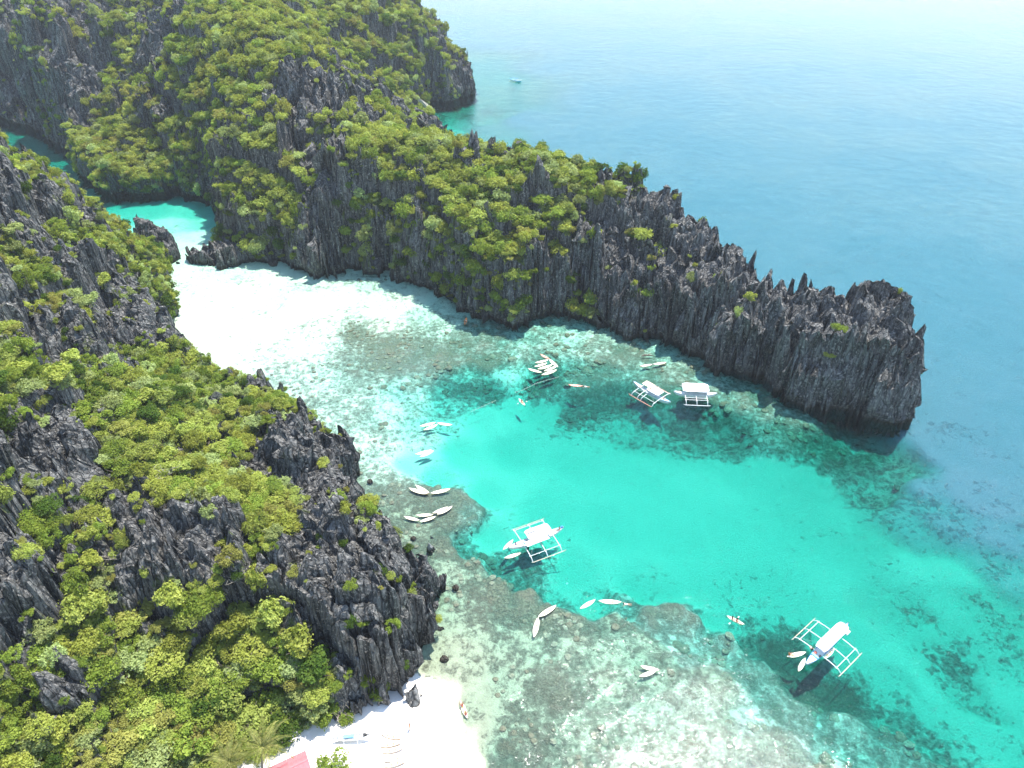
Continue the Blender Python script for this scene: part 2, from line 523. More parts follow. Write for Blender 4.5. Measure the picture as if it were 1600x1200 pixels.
CTRL_MAIN = [
    (1360, 447, 27, 0), (1290, 436, 27, 0), (1330, 472, 19, 0), (1225, 488, 15, 0), (1450, 523, 17, 0), (1210, 480, 17, 0), (1250, 530, 15.5, .0), (1430, 500, 19, 0), (1310, 550, 16, .0), (1240, 470, 14, 0), (1390, 545, 17, 0), (1180, 515, 16, 0), (1330, 500, 18, 0),
    (1180, 445, 18, .0), (1140, 425, 19.5, .0), (1100, 388, 22, .03), (1050, 345, 26, .2), (1000, 300, 33, .05), (960, 270, 37, .7), (900, 240, 38, .95), (850, 232, 40, 1), (800, 254, 36.5, .8), (1040, 400, 20, .05), (960, 350, 25, .1),
    (770, 264, 33.5, .5), (740, 256, 33, .5), (700, 215, 35.5, .7), (650, 195, 39, .9), (600, 195, 42, 1), (560, 200, 43, .8), (1000, 380, 22, .3), (1080, 440, 18, .02), (940, 300, 30, .3), (900, 330, 27, .45), (900, 280, 34, .8),
    (830, 290, 33, .2), (760, 350, 26, .75), (700, 350, 24, .45), (740, 300, 32, .8), (650, 280, 31, .65), (600, 330, 20, .4), (600, 260, 30, .7), (600, 210, 37, .85), (640, 235, 37, .8),
    (500, 330, 20, .25), (500, 250, 32, .25), (470, 150, 45, .05), (490, 100, 52, .05), (440, 130, 48, .3), (530, 140, 42, .2), (530, 220, 36, .25), (400, 330, 16, .75), (400, 250, 30, .6), (400, 170, 42, .6),
    (400, 100, 52, .8), (400, 40, 60, .95), (400, 0, 64, .95), (340, 60, 55, .85), (340, 150, 40, .7), (300, 200, 25, .75), (300, 120, 40, .6), (300, 50, 54, .8), (300, 0, 62, .8), (230, 140, 32, .2), (250, 60, 46, .05), (200, 250, 10, .85), (240, 230, 14, .7),
    (200, 190, 20, .85), (200, 100, 35, .5), (200, 30, 50, .45), (200, 0, 56, .45), (150, 200, 16, .9), (115, 205, 13, .5), (60, 150, 13, .35), (60, 80, 30, .1), (60, 0, 48, .25), (0, 0, 52, .2), (0, 120, 19, .15), (100, 50, 40, .02), (130, 110, 32, .1),
    (560, 60, 38, .95), (500, 30, 50, .9), (560, 120, 24, .9), (600, 140, 18, .6), (600, 60, 35, .9), (600, 0, 49, .9), (650, 20, 42, .9), (680, 60, 31, .75), (620, 100, 24, .7), (700, 90, 19, .2),
    (730, 120, 9, .0), (560, 150, 34, .4), (600, 160, 29, .5), (640, 175, 22, .3), (670, 200, 13, .0), (450, -60, 66, .9), (600, -80, 60, .9), (200, -80, 70, .5), (0, -60, 70, .5), (-150, 60, 60, .5),
]

def landmass(name, coast, ctrl, res, seed, bounds=None, wall=.22, spire=1.0, notch=1.6, block=.55, butt=1.6, hmax=80.0, cell=7.5, keep=None, drop=0.0, gdrop=3.0, blockh=.22, slab_amp=1.0, gadd=0.0):
    """Karst massif: blocky plateau steps, needle fields and fluted sea walls. Returns mesh data and samplers."""
    cp = [(P(u, v, h), g) for (u, v, h, g) in ctrl]
    cx = np.array([c[0][0] for c in cp]); cyy = np.array([c[0][1] for c in cp]); ch = np.array([c[0][2] for c in cp]); cg = np.array([c[1] for c in cp])
    surf = RBF(list(zip(cx, cyy)), ch)
    xs = np.array([p[0] for p in coast]); ys = np.array([p[1] for p in coast])
    x0, x1, y0, y1 = bounds or (xs.min() - 3, xs.max() + 3, ys.min() - 3, ys.max() + 3)
    nx = int((x1 - x0) / res) + 1; ny = int((y1 - y0) / res) + 1
    gx, gy = np.meshgrid(np.linspace(x0, x1, nx), np.linspace(y0, y1, ny))
    shp = gx.shape
    # only the part inside the view and a margin
    sd0 = poly_sdf(gx.ravel()[::1], gy.ravel(), coast).reshape(shp)
    live = sd0 > -2.5
    if keep is not None:
        live &= keep(gx, gy)
    lx, ly, sd = gx[live], gy[live], sd0[live]
    # irregular warp: fracture lines run obliquely
    wx = lx + 1.6 * fbm(lx / 7, ly / 7, seed + 1, 3) + 3.0 * fbm(lx / 23, ly / 23, seed + 5, 2)
    wy = ly + 1.6 * fbm(lx / 7, ly / 7, seed + 2, 3) + 3.0 * fbm(lx / 23, ly / 23, seed + 6, 2)
    ca, sa = math.cos(R(38)), math.sin(R(38))
    ux, uy = wx * ca + wy * sa, -wx * sa + wy * ca           # strike direction
    f1, f2, qx, qy, qid = worley(ux / (cell * .85), uy / (cell * 1.5), seed)
    # plateau sampled at block centres makes steps and vertical joints
    bx_, by_ = qx * cell * .85, qy * cell * 1.5
    bwx, bwy = bx_ * ca - by_ * sa, bx_ * sa + by_ * ca
    px_, py_ = lx + (bwx - wx) * block, ly + (bwy - wy) * block
    base = surf(px_, py_); base = base - drop * sstep(4, 22, base)
    g = idw(lx, ly, cx, cyy, [cg], 3.0, 1.0)[0]
    g = np.clip(g + gadd * sstep(.04, .3, g), 0, 1)
    base = base - gdrop * g * sstep(4, 22, base)
    rk0 = 1 - sstep(.3, .7, g)
    base = np.clip(base * (1 + rk0 * blockh * (qid - .5)), 1.0, hmax)
    gn = np.clip(g + .85 * fbm(lx / 7, ly / 7, seed + 31, 4) * (1 - np.abs(2 * g - 1) * .6), 0, 1)
    rocky = 1 - sstep(.40, .75, gn)
    # coast: walls with flutes
    fa1, fa2, _, _, faid = worley(wx / 4.2, wy / 4.2, seed + 3)
    fb1, fb2, _, _, fbid = worley(wx / 1.7, wy / 1.7, seed + 4)
    sdn = sd + (faid - .5) * 2.0 + (.35 - fa1) * 1.3 + (.4 - fb1) * .8 + butt * fbm(lx / 15, ly / 15, seed + 9, 3)
    k1, k2, _, _, kid = worley(ux / 6.5, uy / 9.0, seed + 61)
    sdn = sdn + (kid - .62) * block * 5.0 - 1.3 * sstep(.12, 0, k2 - k1)
    gul = sstep(.13, .0, np.abs(fbm(ux / 10, uy / 13, seed + 81, 3))) + .6 * sstep(.10, .0, np.abs(fbm(ux / 5, uy / 8, seed + 83, 2)))
    sdn = sdn - 2.2 * gul * rk0
    sdn = np.minimum(sdn, sd + 1.2)
    W = np.maximum(1.2, base * wall * (.35 + 1.5 * kid))
    t = np.clip(sdn / W, 0, 1)
    prof = .55 * t ** .6 + .45 * sstep(0, 1, t ** 1.1)
    # needles and blades: cones on cells, several sizes, sharper where the rock is bare
    s1 = np.clip(1.05 - f1 * 1.25, 0, 1) ** .8 * (.1 + 1.1 * qid ** 1.5)
    c1, c2, _, _, cid = worley(ux / 2.6, uy / 4.6, seed + 11)
    s2 = np.clip(1 - c1 * 1.2, 0, 1) ** 1.1 * (.25 + 1.1 * cid)
    d1, d2, _, _, did = worley(ux / 1.15, uy / 2.4, seed + 12)
    s3 = np.clip(1 - d1 * 1.2, 0, 1) * (.2 + did)
    rid = np.abs(fbm(ux / 1.3, uy / 3.5, seed + 13, 3))
    joint = sstep(.10, .0, f2 - f1)
    amp = spire * (.25 + .75 * rocky)
    H = base * prof
    k = sstep(.02, .5, t)
    H = H + amp * k * (5.0 * (s1 - .3) + 5.2 * (s2 - .28) - 3.2 * gul + 2.2 * (s3 - .3) - 1.0 * rid - 2.6 * joint)
    H = H + 1.1 * spire * fbm(lx / 3, ly / 3, seed + 20, 4) * k
    H = np.maximum(H, .25 * k)
    out = sdn < 0
    H = np.where(out, np.maximum(-3.5, sdn * 3.2), np.maximum(H, .15))
    Z = np.full(shp, -9.0); Z[live] = H
    G = np.zeros(shp); G[live] = gn
    SD = np.full(shp, -9.0); SD[live] = sdn
    # world-space vertices with a little lean, ruggedness and a tidal notch
    X, Y = gx.copy(), gy.copy()
    gyy, gxx = np.gradient(sd0, (y1 - y0) / (ny - 1), (x1 - x0) / (nx - 1))
    nt = np.clip(1 - Z / 2.6, 0, 1) * (SD > -1.3)
    low = (Z < 2.6) & (Z > -3.6)
    X += np.where(low, gxx * notch * nt, 0); Y += np.where(low, gyy * notch * nt, 0)
    rk = np.zeros(shp); rk[live] = rocky
    zz = np.clip(Z, 0, 100)
    X += np.where(live, rk * (.55 * fbm(gx / 2.2, Z / 2.0 + gy * .3, seed + 41, 3)), 0)
    Y += np.where(live, rk * (.55 * fbm(gy / 2.2, Z / 2.0 - gx * .3, seed + 42, 3)), 0)
    # slabs and breaks on the walls: push the face in and out by blocks
    sc_ = (gx * ca + gy * sa) * .8 + (gy * ca - gx * sa) * .6
    wl = np.zeros(shp); gs = np.hypot(*np.gradient(Z)) / res
    wl[live] = (sstep(1.0, 3.0, gs) * sstep(1.5, 4.0, Z) * (.4 + .6 * rk))[live]
    zl = np.clip(Z, 0, 100)
    _, _, _, _, b1 = worley(sc_[live] / 5.0 + .25 * fbm(sc_[live] / 3, zl[live] / 3, seed + 70, 2), zl[live] / 11.0, seed + 71)
    _, _, _, _, b2 = worley(sc_[live] / 2.2, zl[live] / 5.0, seed + 72)
    push = np.zeros(shp); push[live] = (b1 - .5) * 2.6 + (b2 - .5) * 1.1 + 1.6 * fbm(sc_[live] / 9, zl[live] / 7, seed + 73, 3)
    X -= gxx * push * wl * slab_amp; Y -= gyy * push * wl * slab_amp
    # faces
    idx = np.arange(nx * ny).reshape(shp)
    ok = live[:-1, :-1] & live[1:, :-1] & live[1:, 1:] & live[:-1, 1:]
    mz = np.maximum(np.maximum(Z[:-1, :-1], Z[1:, :-1]), np.maximum(Z[1:, 1:], Z[:-1, 1:]))
    ok &= mz > -2.2
    q = np.stack([idx[:-1, :-1][ok], idx[:-1, 1:][ok], idx[1:, 1:][ok], idx[1:, :-1][ok]], 1)
    used = np.unique(q); remap = np.full(nx * ny, -1, np.int64); remap[used] = np.arange(len(used))
    V = np.stack([X.ravel()[used], Y.ravel()[used], Z.ravel()[used]], 1)
    me = mesh_np(name, V, remap[q], M_ROCK, {"veg": G.ravel()[used]})
    o = link(bpy.data.objects.new(name, me))
    return dict(obj=o, gx0=x0, gy0=y0, dx=(x1 - x0) / (nx - 1), dy=(y1 - y0) / (ny - 1), X=X, Y=Y, Z=Z, G=G, SD=SD, live=live, V=V, Q=remap[q], rocky=rk)

def view_keep(margin_u=260, top=-260, bottom=1500):
    def f(x, y):
        u, v, d = proj(x, y, np.full(x.shape, 15.0))
        u0, v0, _ = proj(x, y, np.full(x.shape, 0.0)); u1, v1, _ = proj(x, y, np.full(x.shape, 60.0))
        return (np.maximum(u, u0) > -margin_u) & (v1 < bottom) & (v0 > top) & (y > 8)
    return f

NEAR = landmass('near_headland', COAST_NEAR, CTRL_NEAR, .36, 101, wall=.20, keep=view_keep(200, -300, 1700), spire=.85, cell=7.0, drop=.5, gadd=.0, butt=2.0)
MAIN = landmass('long_headland', COAST_MAIN, CTRL_MAIN, .50, 303, wall=.2, keep=view_keep(160, -200, 1400), notch=2.4, slab_amp=1.35, spire=.95, cell=8.5, drop=1.0, gadd=.05, butt=3.5, block=.65)
tag(NEAR['obj'], 'grey needle karst hillside thick with scrub on the near side of the lagoon', None, None, 'structure')
tag(MAIN['obj'], 'long dark limestone headland walling off the lagoon from the open sea', None, None, 'structure')

def bvh_of(M):
    return BVHTree.FromPolygons([tuple(v) for v in M['V'].tolist()], M['Q'].tolist(), all_triangles=False)
trees_bvh = [bvh_of(NEAR), bvh_of(MAIN)]
camv = Vector((0, 0, CAM_H))
def ground_at(u, v, h):
    """Ground point on the headlands seen at (u, v); at height h where no rock is met."""
    d = (Vector(P(u, v, 0)) - camv).normalized(); best = None
    for t_ in trees_bvh:
        hit = t_.ray_cast(camv, d)
        if hit[0] is not None and (best is None or hit[3] < best[1]): best = (hit[0], hit[3])
    return tuple(best[0]) if best else (P(u, v, h) if h is not None else None)

# low rocks standing in the water, each its own thing
def islet(name, label, outline, ctrl, res, seed, cat='rock', **kw):
    m = landmass(name, [P(*q, 0)[:2] for q in outline], ctrl, res, seed, **kw)
    # origin at its own base
    o = m['obj']; c = Vector((float(np.mean(m['V'][:, 0])), float(np.mean(m['V'][:, 1])), 0))
    o.data.transform(Matrix.Translation(-c)); o.location = c
    tag(o, label, cat)
    return m
ROCK_L = islet('boulder', 'tall dark rock on the left of the inner lagoon mouth',
      [(262, 412), (278, 410), (284, 402), (278, 390), (264, 376), (248, 364), (230, 358), (214, 358), (208, 368), (218, 388), (240, 405)],
      [(215, 342, 6.5, .1), (235, 345, 8, 0), (262, 365, 7.5, 0), (276, 396, 4, 0), (240, 370, 8, .0)], .3, 71, hmax=8, wall=.22, spire=.3, slab_amp=.3, notch=.8, cell=5, block=.3)
ROCK_R = islet('boulder', 'low dark rock bar closing the right of the inner lagoon mouth',
      [(288, 404), (296, 412), (320, 415), (345, 420), (372, 418), (405, 414), (412, 400), (385, 388), (350, 390), (320, 399), (300, 399)],
      [(300, 400, 3.2, 0), (330, 398, 4.2, 0), (365, 395, 5.0, .1), (400, 395, 5.5, .1), (350, 400, 4.6, 0)], .3, 72, hmax=5.6, slab_amp=.3, wall=.3, spire=.4, notch=.8, cell=4, block=.3)
ROCK_K = islet('boulder', 'rounded rock knob crowned with bushes behind the low rock bar',
      [(338, 394), (350, 398), (385, 394), (392, 382), (375, 374), (350, 372), (338, 380)],
      [(348, 360, 7.5, .6), (365, 358, 8, 1), (375, 364, 7, .9)], .3, 73, hmax=8, slab_amp=.3, wall=.3, spire=.3, notch=.6, cell=4, block=.3)
ROCK_S = islet('boulder', 'small pale rock standing in the shallows off the near headland',
      [(656, 862), (662, 872), (680, 870), (688, 858), (684, 846), (672, 838), (660, 842)],
      [(670, 845, 2.4, 0), (676, 858, 1.0, 0), (664, 856, 1.6, 0)], .16, 74, hmax=2.8, slab_amp=0, wall=.35, spire=.12, notch=.3, cell=2.5, block=.2)
ROCK_B = islet('boulder', 'cracked grey boulder at the inner end of the white beach',
      [(618, 1098), (626, 1112), (648, 1116), (664, 1104), (668, 1088), (656, 1078), (634, 1080)],
      [(640, 1088, 3.6, 0), (655, 1092, 3.0, 0), (630, 1098, 2.6, 0)], .14, 75, hmax=3.4, slab_amp=0, wall=.4, spire=.04, notch=.3, cell=2.2, block=.3)

for mm in (ROCK_S, ROCK_B): mm['obj'].data.materials[0] = M_PALE

# pinnacles that stand clear of the ridges
def pinnacle(u, v0, v1, h0, label, w=1.6, seed=0):
    """Needle whose foot shows at (u, v0) at height h0 and whose tip shows at (u, v1)."""
    for dv in range(0, 60, 2):
        q = ground_at(u, v0 + dv, None)
        if q: break
    x, y, h0 = q; h0 -= .5
    d = math.hypot(y, CAM_H - h0)
    top = h0 + (v0 - v1) * (y * _cp + (CAM_H - h0) * _sp) / FPX / math.cos(math.atan2(CAM_H - h0, y)) * .98
    rr = random.Random(seed); b = MB()
    for j in range(5):
        ox, oy = (rr.uniform(-w, w) * .5, rr.uniform(-w, w) * .4); hh = (top - h0) * (1.0 if j == 0 else rr.uniform(.55, .95))
        secs = []
        n = 7; ph = rr.uniform(0, 6)
        prof = [(-3, 1.25), (0, 1.0), (.22, .9), (.45, .95), (.68, .7), (.85, .52), (.96, .3), (1.0, .1)]
        for i, (t, r_) in enumerate(prof):
            z = t * hh if t > 0 else t
            secs.append([(ox + w * .42 * r_ * math.cos(a) * rr.uniform(.7, 1.2) + .06 * z, oy + w * .5 * r_ * math.sin(a) * rr.uniform(.7, 1.2), z) for a in [ph + 2 * math.pi * k / n for k in range(n)]])
        b.loft(secs)
    o = b.build('pinnacle', M_ROCK); o.location = (x, y, h0)
    return tag(o, label, 'rock', 'limestone pinnacles on the ridges')
pinnacle(741, 236, 202, 38, 'dark forked pinnacle rising above the bushes beside the cove', 2.6, 1)
pinnacle(775, 241, 224, 38, 'short square-topped pinnacle against the pale sea on the ridge', 1.9, 2)
pinnacle(399, 612, 583, 8, 'lone black pinnacle above the white sand flat at the near shore', 3.6, 3)
pinnacle(996, 325, 296, 31, 'slim black needle at the shoulder of the long headland', 1.5, 4)
pinnacle(1020, 345, 330, 29, 'small needle just right of the slim one on the long headland', 1.0, 5)

# pale fallen slabs on the cove shore
def slab(pts, thick, label):
    b = MB(); top = [Vector(p) for p in pts]
    bot = [p - Vector((0, 0, thick)) for p in top]
    b.loft([[tuple(p) for p in bot], [tuple(p) for p in top]])
    c = sum(top, Vector()) / len(top); b.v = [tuple(Vector(p) - c) for p in b.v]
    o = b.build('rock_slab', simple_mat('pale_slab', (.52, .46, .38), .9, .2, 1.2)); o.location = c
    return tag(o, label, 'rock')
slab([P(646, 153, 8), P(656, 154, 7.6), P(676, 168, 2.2), P(672, 171, 1.8), P(660, 166, 3.0)], 1.2, 'long pale fallen slab sloping into the green cove')
slab([P(650, 163, 5), P(658, 167, 4.6), P(657, 172, 3.5), P(651, 170, 4)], 1.0, 'short pale block below the long fallen slab at the cove')

# ------------------------------------------------------------------ seabed
SEABED = [  # u, v, depth, coral, open-sea tint, grit
    (300, 440, .5, .12, 0, 0), (290, 500, .25, .0, 0, 0), (330, 540, .25, .0, 0, 0), (370, 600, .4, .12, 0, 0), (400, 450, .45, .08, 0, 0), (350, 430, .7, .18, 0, 0), (450, 460, .7, .2, 0, 0), (500, 480, .4, .06, 0, 0), (560, 465, .6, .16, 0, 0), (620, 480, .5, .1, 0, 0), (590, 445, .9, .3, 0, 0), (660, 490, 1.1, .3, 0, 0), (400, 520, .35, .05, 0, 0), (450, 560, .6, .3, 0, 0), (500, 520, .5, .25, 0, 0),
    (420, 600, .8, .3, 0, 0), (480, 610, .9, .45, 0, 0), (540, 600, 1.1, .42, 0, 0), (530, 640, 1.0, .45, 0, 0), (570, 690, .8, .3, 0, 0), (600, 640, 1.3, .35, 0, 0), (640, 620, 1.8, .35, 0, 0), (650, 590, 1.8, .5, 0, 0),
    (560, 525, .9, .72, 0, 0), (610, 545, 1.0, .9, 0, 0), (660, 530, 1.1, .8, 0, 0), (700, 560, 1.3, .85, 0, 0), (640, 570, 1.3, .8, 0, 0), (600, 510, .5, .3, 0, 0), (680, 515, 1.0, .35, 0, 0), (735, 535, 1.5, .7, 0, 0), (770, 560, 2.0, .85, 0, 0), (740, 580, 2.6, .3, 0, 0), (790, 575, 2.2, .25, 0, 0),
    (720, 600, 3.6, .55, 0, 0), (760, 600, 4.5, .75, 0, 0), (700, 620, 3.0, .3, 0, 0), (820, 545, 1.6, .45, 0, 0), (870, 530, 1.5, .45, 0, 0), (930, 540, 1.3, .5, 0, 0), (980, 555, 1.4, .65, 0, 0), (850, 590, 3.8, .8, 0, 0), (900, 580, 2.4, .7, 0, 0), (950, 580, 2.2, .7, 0, 0), (1010, 590, 2.0, .7, 0, 0), (1060, 580, 1.4, .6, 0, 0), (1100, 600, 1.6, .6, 0, 0), (1160, 625, 1.8, .65, 0, 0), (1200, 640, 1.8, .6, 0, 0),
    (900, 620, 6.0, .95, 0, 0), (960, 612, 6.0, .9, 0, 0), (1000, 650, 6.2, .45, 0, 0), (1080, 650, 6.8, .8, 0, 0), (1150, 660, 6.6, .8, 0, 0), (1220, 665, 3.0, .75, 0, 0), (1250, 650, 2.0, .7, 0, 0), (1300, 685, 5.5, .95, 0, 0), (1350, 705, 6.5, .85, 0, 0), (1400, 705, 6.2, .8, 0, 0), (1380, 740, 6.8, .6, 0, 0),
    (850, 625, 5.0, .25, 0, 0), (800, 620, 4.0, .0, 0, 0), (760, 640, 3.6, .0, 0, 0), (700, 660, 2.6, .2, 0, 0), (660, 680, 1.8, .3, 0, 0), (720, 690, 3.8, -.2, 0, 0), (800, 680, 4.6, -.3, 0, 0), (900, 700, 4.8, -.3, 0, 0), (1000, 720, 4.8, -.3, 0, 0), (1100, 740, 4.6, -.3, 0, 0), (1200, 720, 5.2, -.1, 0, 0), (1260, 740, 5.6, .15, 0, 0), (1300, 780, 5.4, .0, 0, 0),
    (640, 720, 2.2, -.1, 0, 0), (680, 740, 3.2, .0, 0, 0), (760, 760, 4.0, -.3, 0, 0), (860, 780, 4.6, -.3, 0, 0), (960, 800, 4.8, -.3, 0, 0), (1060, 820, 4.8, -.3, 0, 0), (1180, 820, 5.0, -.2, 0, 0), (760, 820, 4.2, -.2, 0, 0), (900, 880, 4.8, -.2, 0, 0), (1000, 900, 5.2, -.1, 0, 0), (1100, 900, 5.2, -.1, 0, 0), (1200, 900, 5.4, .0, 0, 0), (1300, 880, 5.0, .0, 0, 0),
    (600, 700, 1.1, .35, 0, 0), (590, 740, .9, .5, 0, 0), (620, 760, .9, .7, 0, 0), (660, 770, 1.0, .75, 0, 0), (710, 775, 1.3, .85, 0, 0), (725, 800, 2.0, .7, 0, 0), (640, 800, .8, .45, 0, 0), (690, 810, 1.1, .75, 0, 0), (735, 840, 3.6, .6, 0, 0), (660, 830, .7, .5, 0, 0), (700, 850, 1.0, .75, 0, 0), (730, 880, 1.1, .7, 0, 0), (780, 870, 3.8, .6, 0, 0), (820, 900, 4.0, .55, 0, 0),
    (700, 890, .7, .35, 0, 0), (740, 930, .8, .5, 0, 0), (780, 920, 1.0, .85, 0, 0), (830, 930, 1.2, .9, 0, 0), (870, 950, 1.3, .9, 0, 0), (870, 915, 4.6, .4, 0, 0), (930, 925, 4.8, .3, 0, 0), (900, 965, 1.5, .8, 0, 0), (960, 960, 1.3, .6, 0, 0), (985, 940, 3.0, .5, 0, 0), (1010, 945, 1.8, .7, 0, 0), (1050, 940, 1.6, .7, 0, 0), (1040, 905, 5.2, .1, 0, 0), (1090, 960, 1.8, .6, 0, 0), (1120, 950, 5.2, .2, 0, 0),
    (1150, 1000, 2.0, .6, 0, 0), (1200, 1040, 2.4, .6, 0, 0), (1170, 970, 5.4, .4, 0, 0), (1230, 1000, 6.8, 1.15, 0, 0), (1280, 1050, 6.4, 1.2, 0, 0), (1330, 1060, 6.8, 1.15, 0, 0), (1180, 985, 6.4, .8, 0, 0), (1250, 1090, 2.4, .6, 0, 0), (1330, 1120, 2.4, .6, 0, 0), (1400, 1090, 6.2, .65, 0, 0), (1420, 1160, 2.8, .6, 0, 0), (1480, 1140, 6.0, .55, 0, 0), (1500, 1200, 3.2, .6, 0, 0), (1550, 1170, 5.0, .4, 0, 0),
    (820, 1000, .9, .3, 0, 0), (900, 1000, 1.0, .35, 0, 0), (1000, 1000, 1.2, .42, 0, 0), (800, 1060, .8, .35, 0, 0), (860, 1080, .8, .7, 0, .1), (940, 1060, 1.0, .32, 0, 0), (1040, 1060, 1.2, .4, 0, 0), (1120, 1060, 1.3, .45, 0, 0), (820, 1140, .9, .6, 0, .1), (900, 1140, 1.0, .4, 0, 0), (1000, 1140, 1.2, .42, 0, 0), (1100, 1150, 1.3, .45, 0, 0), (1220, 1160, 1.6, .5, 0, 0), (780, 1190, 1.3, .7, 0, 0), (900, 1200, 1.2, .6, 0, 0), (1050, 1200, 1.2, .45, 0, 0), (1300, 1200, 1.8, .5, 0, 0),
    (740, 980, .6, .3, 0, .1), (710, 1010, .35, .1, 0, .45), (700, 1050, .25, .15, 0, .5), (730, 1040, .4, .2, 0, .25), (740, 1100, .45, .1, 0, .15), (690, 1090, .0, .0, 0, .15), (650, 1120, -.7, 0, 0, 0), (700, 1130, -.15, 0, 0, 0), (735, 1150, .15, .0, 0, 0), (720, 1190, -.4, 0, 0, 0), (745, 1200, .1, 0, 0, 0), (640, 1150, -1.4, 0, 0, 0), (600, 1180, -1.6, 0, 0, 0), (560, 1150, -1.6, 0, 0, 0), (500, 1180, -2.0, 0, 0, 0), (660, 1180, -1.2, 0, 0, 0), (600, 1260, -2.0, 0, 0, 0), (720, 1260, -.5, 0, 0, 0), (770, 1260, .5, .3, 0, 0),
    (1380, 820, 6.0, .2, 0, 0), (1420, 760, 6.8, .5, .4, 0), (1450, 740, 7.2, .45, .55, 0), (1440, 860, 4.6, .0, 0, 0), (1500, 870, 4.8, .1, 0, 0), (1380, 920, 6.0, .2, 0, 0), (1450, 930, 6.4, .5, 0, 0), (1500, 930, 5.4, .2, 0, 0), (1560, 930, 6.0, .4, 0, 0), (1350, 960, 5.4, .1, 0, 0), (1400, 1000, 5.0, -.1, 0, 0), (1460, 1050, 5.0, -.1, 0, 0), (1490, 990, 6.0, .6, 0, 0), (1515, 1030, 6.2, .7, 0, 0), (1540, 1070, 6.2, .5, 0, 0), (1470, 960, 5.6, .35, 0, 0), (1580, 1060, 5.0, .0, 0, 0), (1570, 1110, 5.0, .0, 0, 0), (1590, 1200, 4.8, .1, 0, 0), (1420, 1040, 5.6, .2, 0, 0),
    (1480, 800, 7.6, .45, .5, 0), (1560, 820, 7.4, .4, .55, 0), (1530, 760, 8.0, .4, .65, 0), (1590, 880, 6.0, .4, .35, 0), (1430, 800, 7.0, .4, .35, 0), (1500, 700, 8.6, .45, .75, 0), (1590, 700, 9.5, .35, .7, 0), (1450, 650, 8.6, .45, .6, 0), (1500, 620, 11, .2, .85, 0), (1590, 600, 13, 0, 1, 0), (1500, 520, 12, 0, .9, 0), (1400, 440, 13, 0, 1, 0),
    (1250, 380, 13, 0, 1, 0), (1590, 450, 15, 0, 1, 0), (1150, 330, 11, 0, .9, 0), (1060, 290, 9, 0, .8, 0), (1000, 250, 8, 0, .7, 0), (900, 200, 8, 0, .65, 0), (1200, 250, 16, 0, 1, 0), (1000, 150, 12, 0, .95, 0), (820, 180, 7, 0, .6, 0), (780, 110, 4.5, -.2, .2, 0), (740, 90, 4.5, -.2, .3, 0), (850, 100, 7, -.1, .6, 0), (720, 180, 3.4, .35, 0, 0), (700, 195, 3.0, .3, 0, 0), (735, 170, 5.0, .6, 0, 0), (760, 190, 6, .3, .4, 0), (690, 175, 3.4, .6, 0, 0), (800, 50, 9, 0, .8, 0), (900, 40, 14, 0, 1, 0), (1300, 100, 20, 0, 1, 0), (1590, 200, 20, 0, 1, 0),
    (1700, 700, 12, 0, 1, 0), (1750, 1000, 7, .3, .2, 0), (1700, 1250, 6, .2, 0, 0), (1250, 1300, 1.8, .5, 0, 0), (950, 1300, 1.2, .5, 0, 0),
    (220, 325, 2.6, .0, 0, 0), (300, 325, 2.4, .0, 0, 0), (325, 345, 2.0, .15, 0, 0), (260, 345, 1.6, .0, 0, 0), (300, 370, 1.0, .12, 0, 0), (300, 395, .7, .05, 0, 0), (280, 385, .8, .1, 0, 0), (110, 255, 4.0, .3, 0, 0), (60, 210, 4.2, .3, 0, 0), (30, 196, 4.2, .3, 0, 0), (150, 300, 3.6, .2, 0, 0),
]
def polar(x, y):
    r = np.hypot(x, y)
    return x / r, np.log(r)
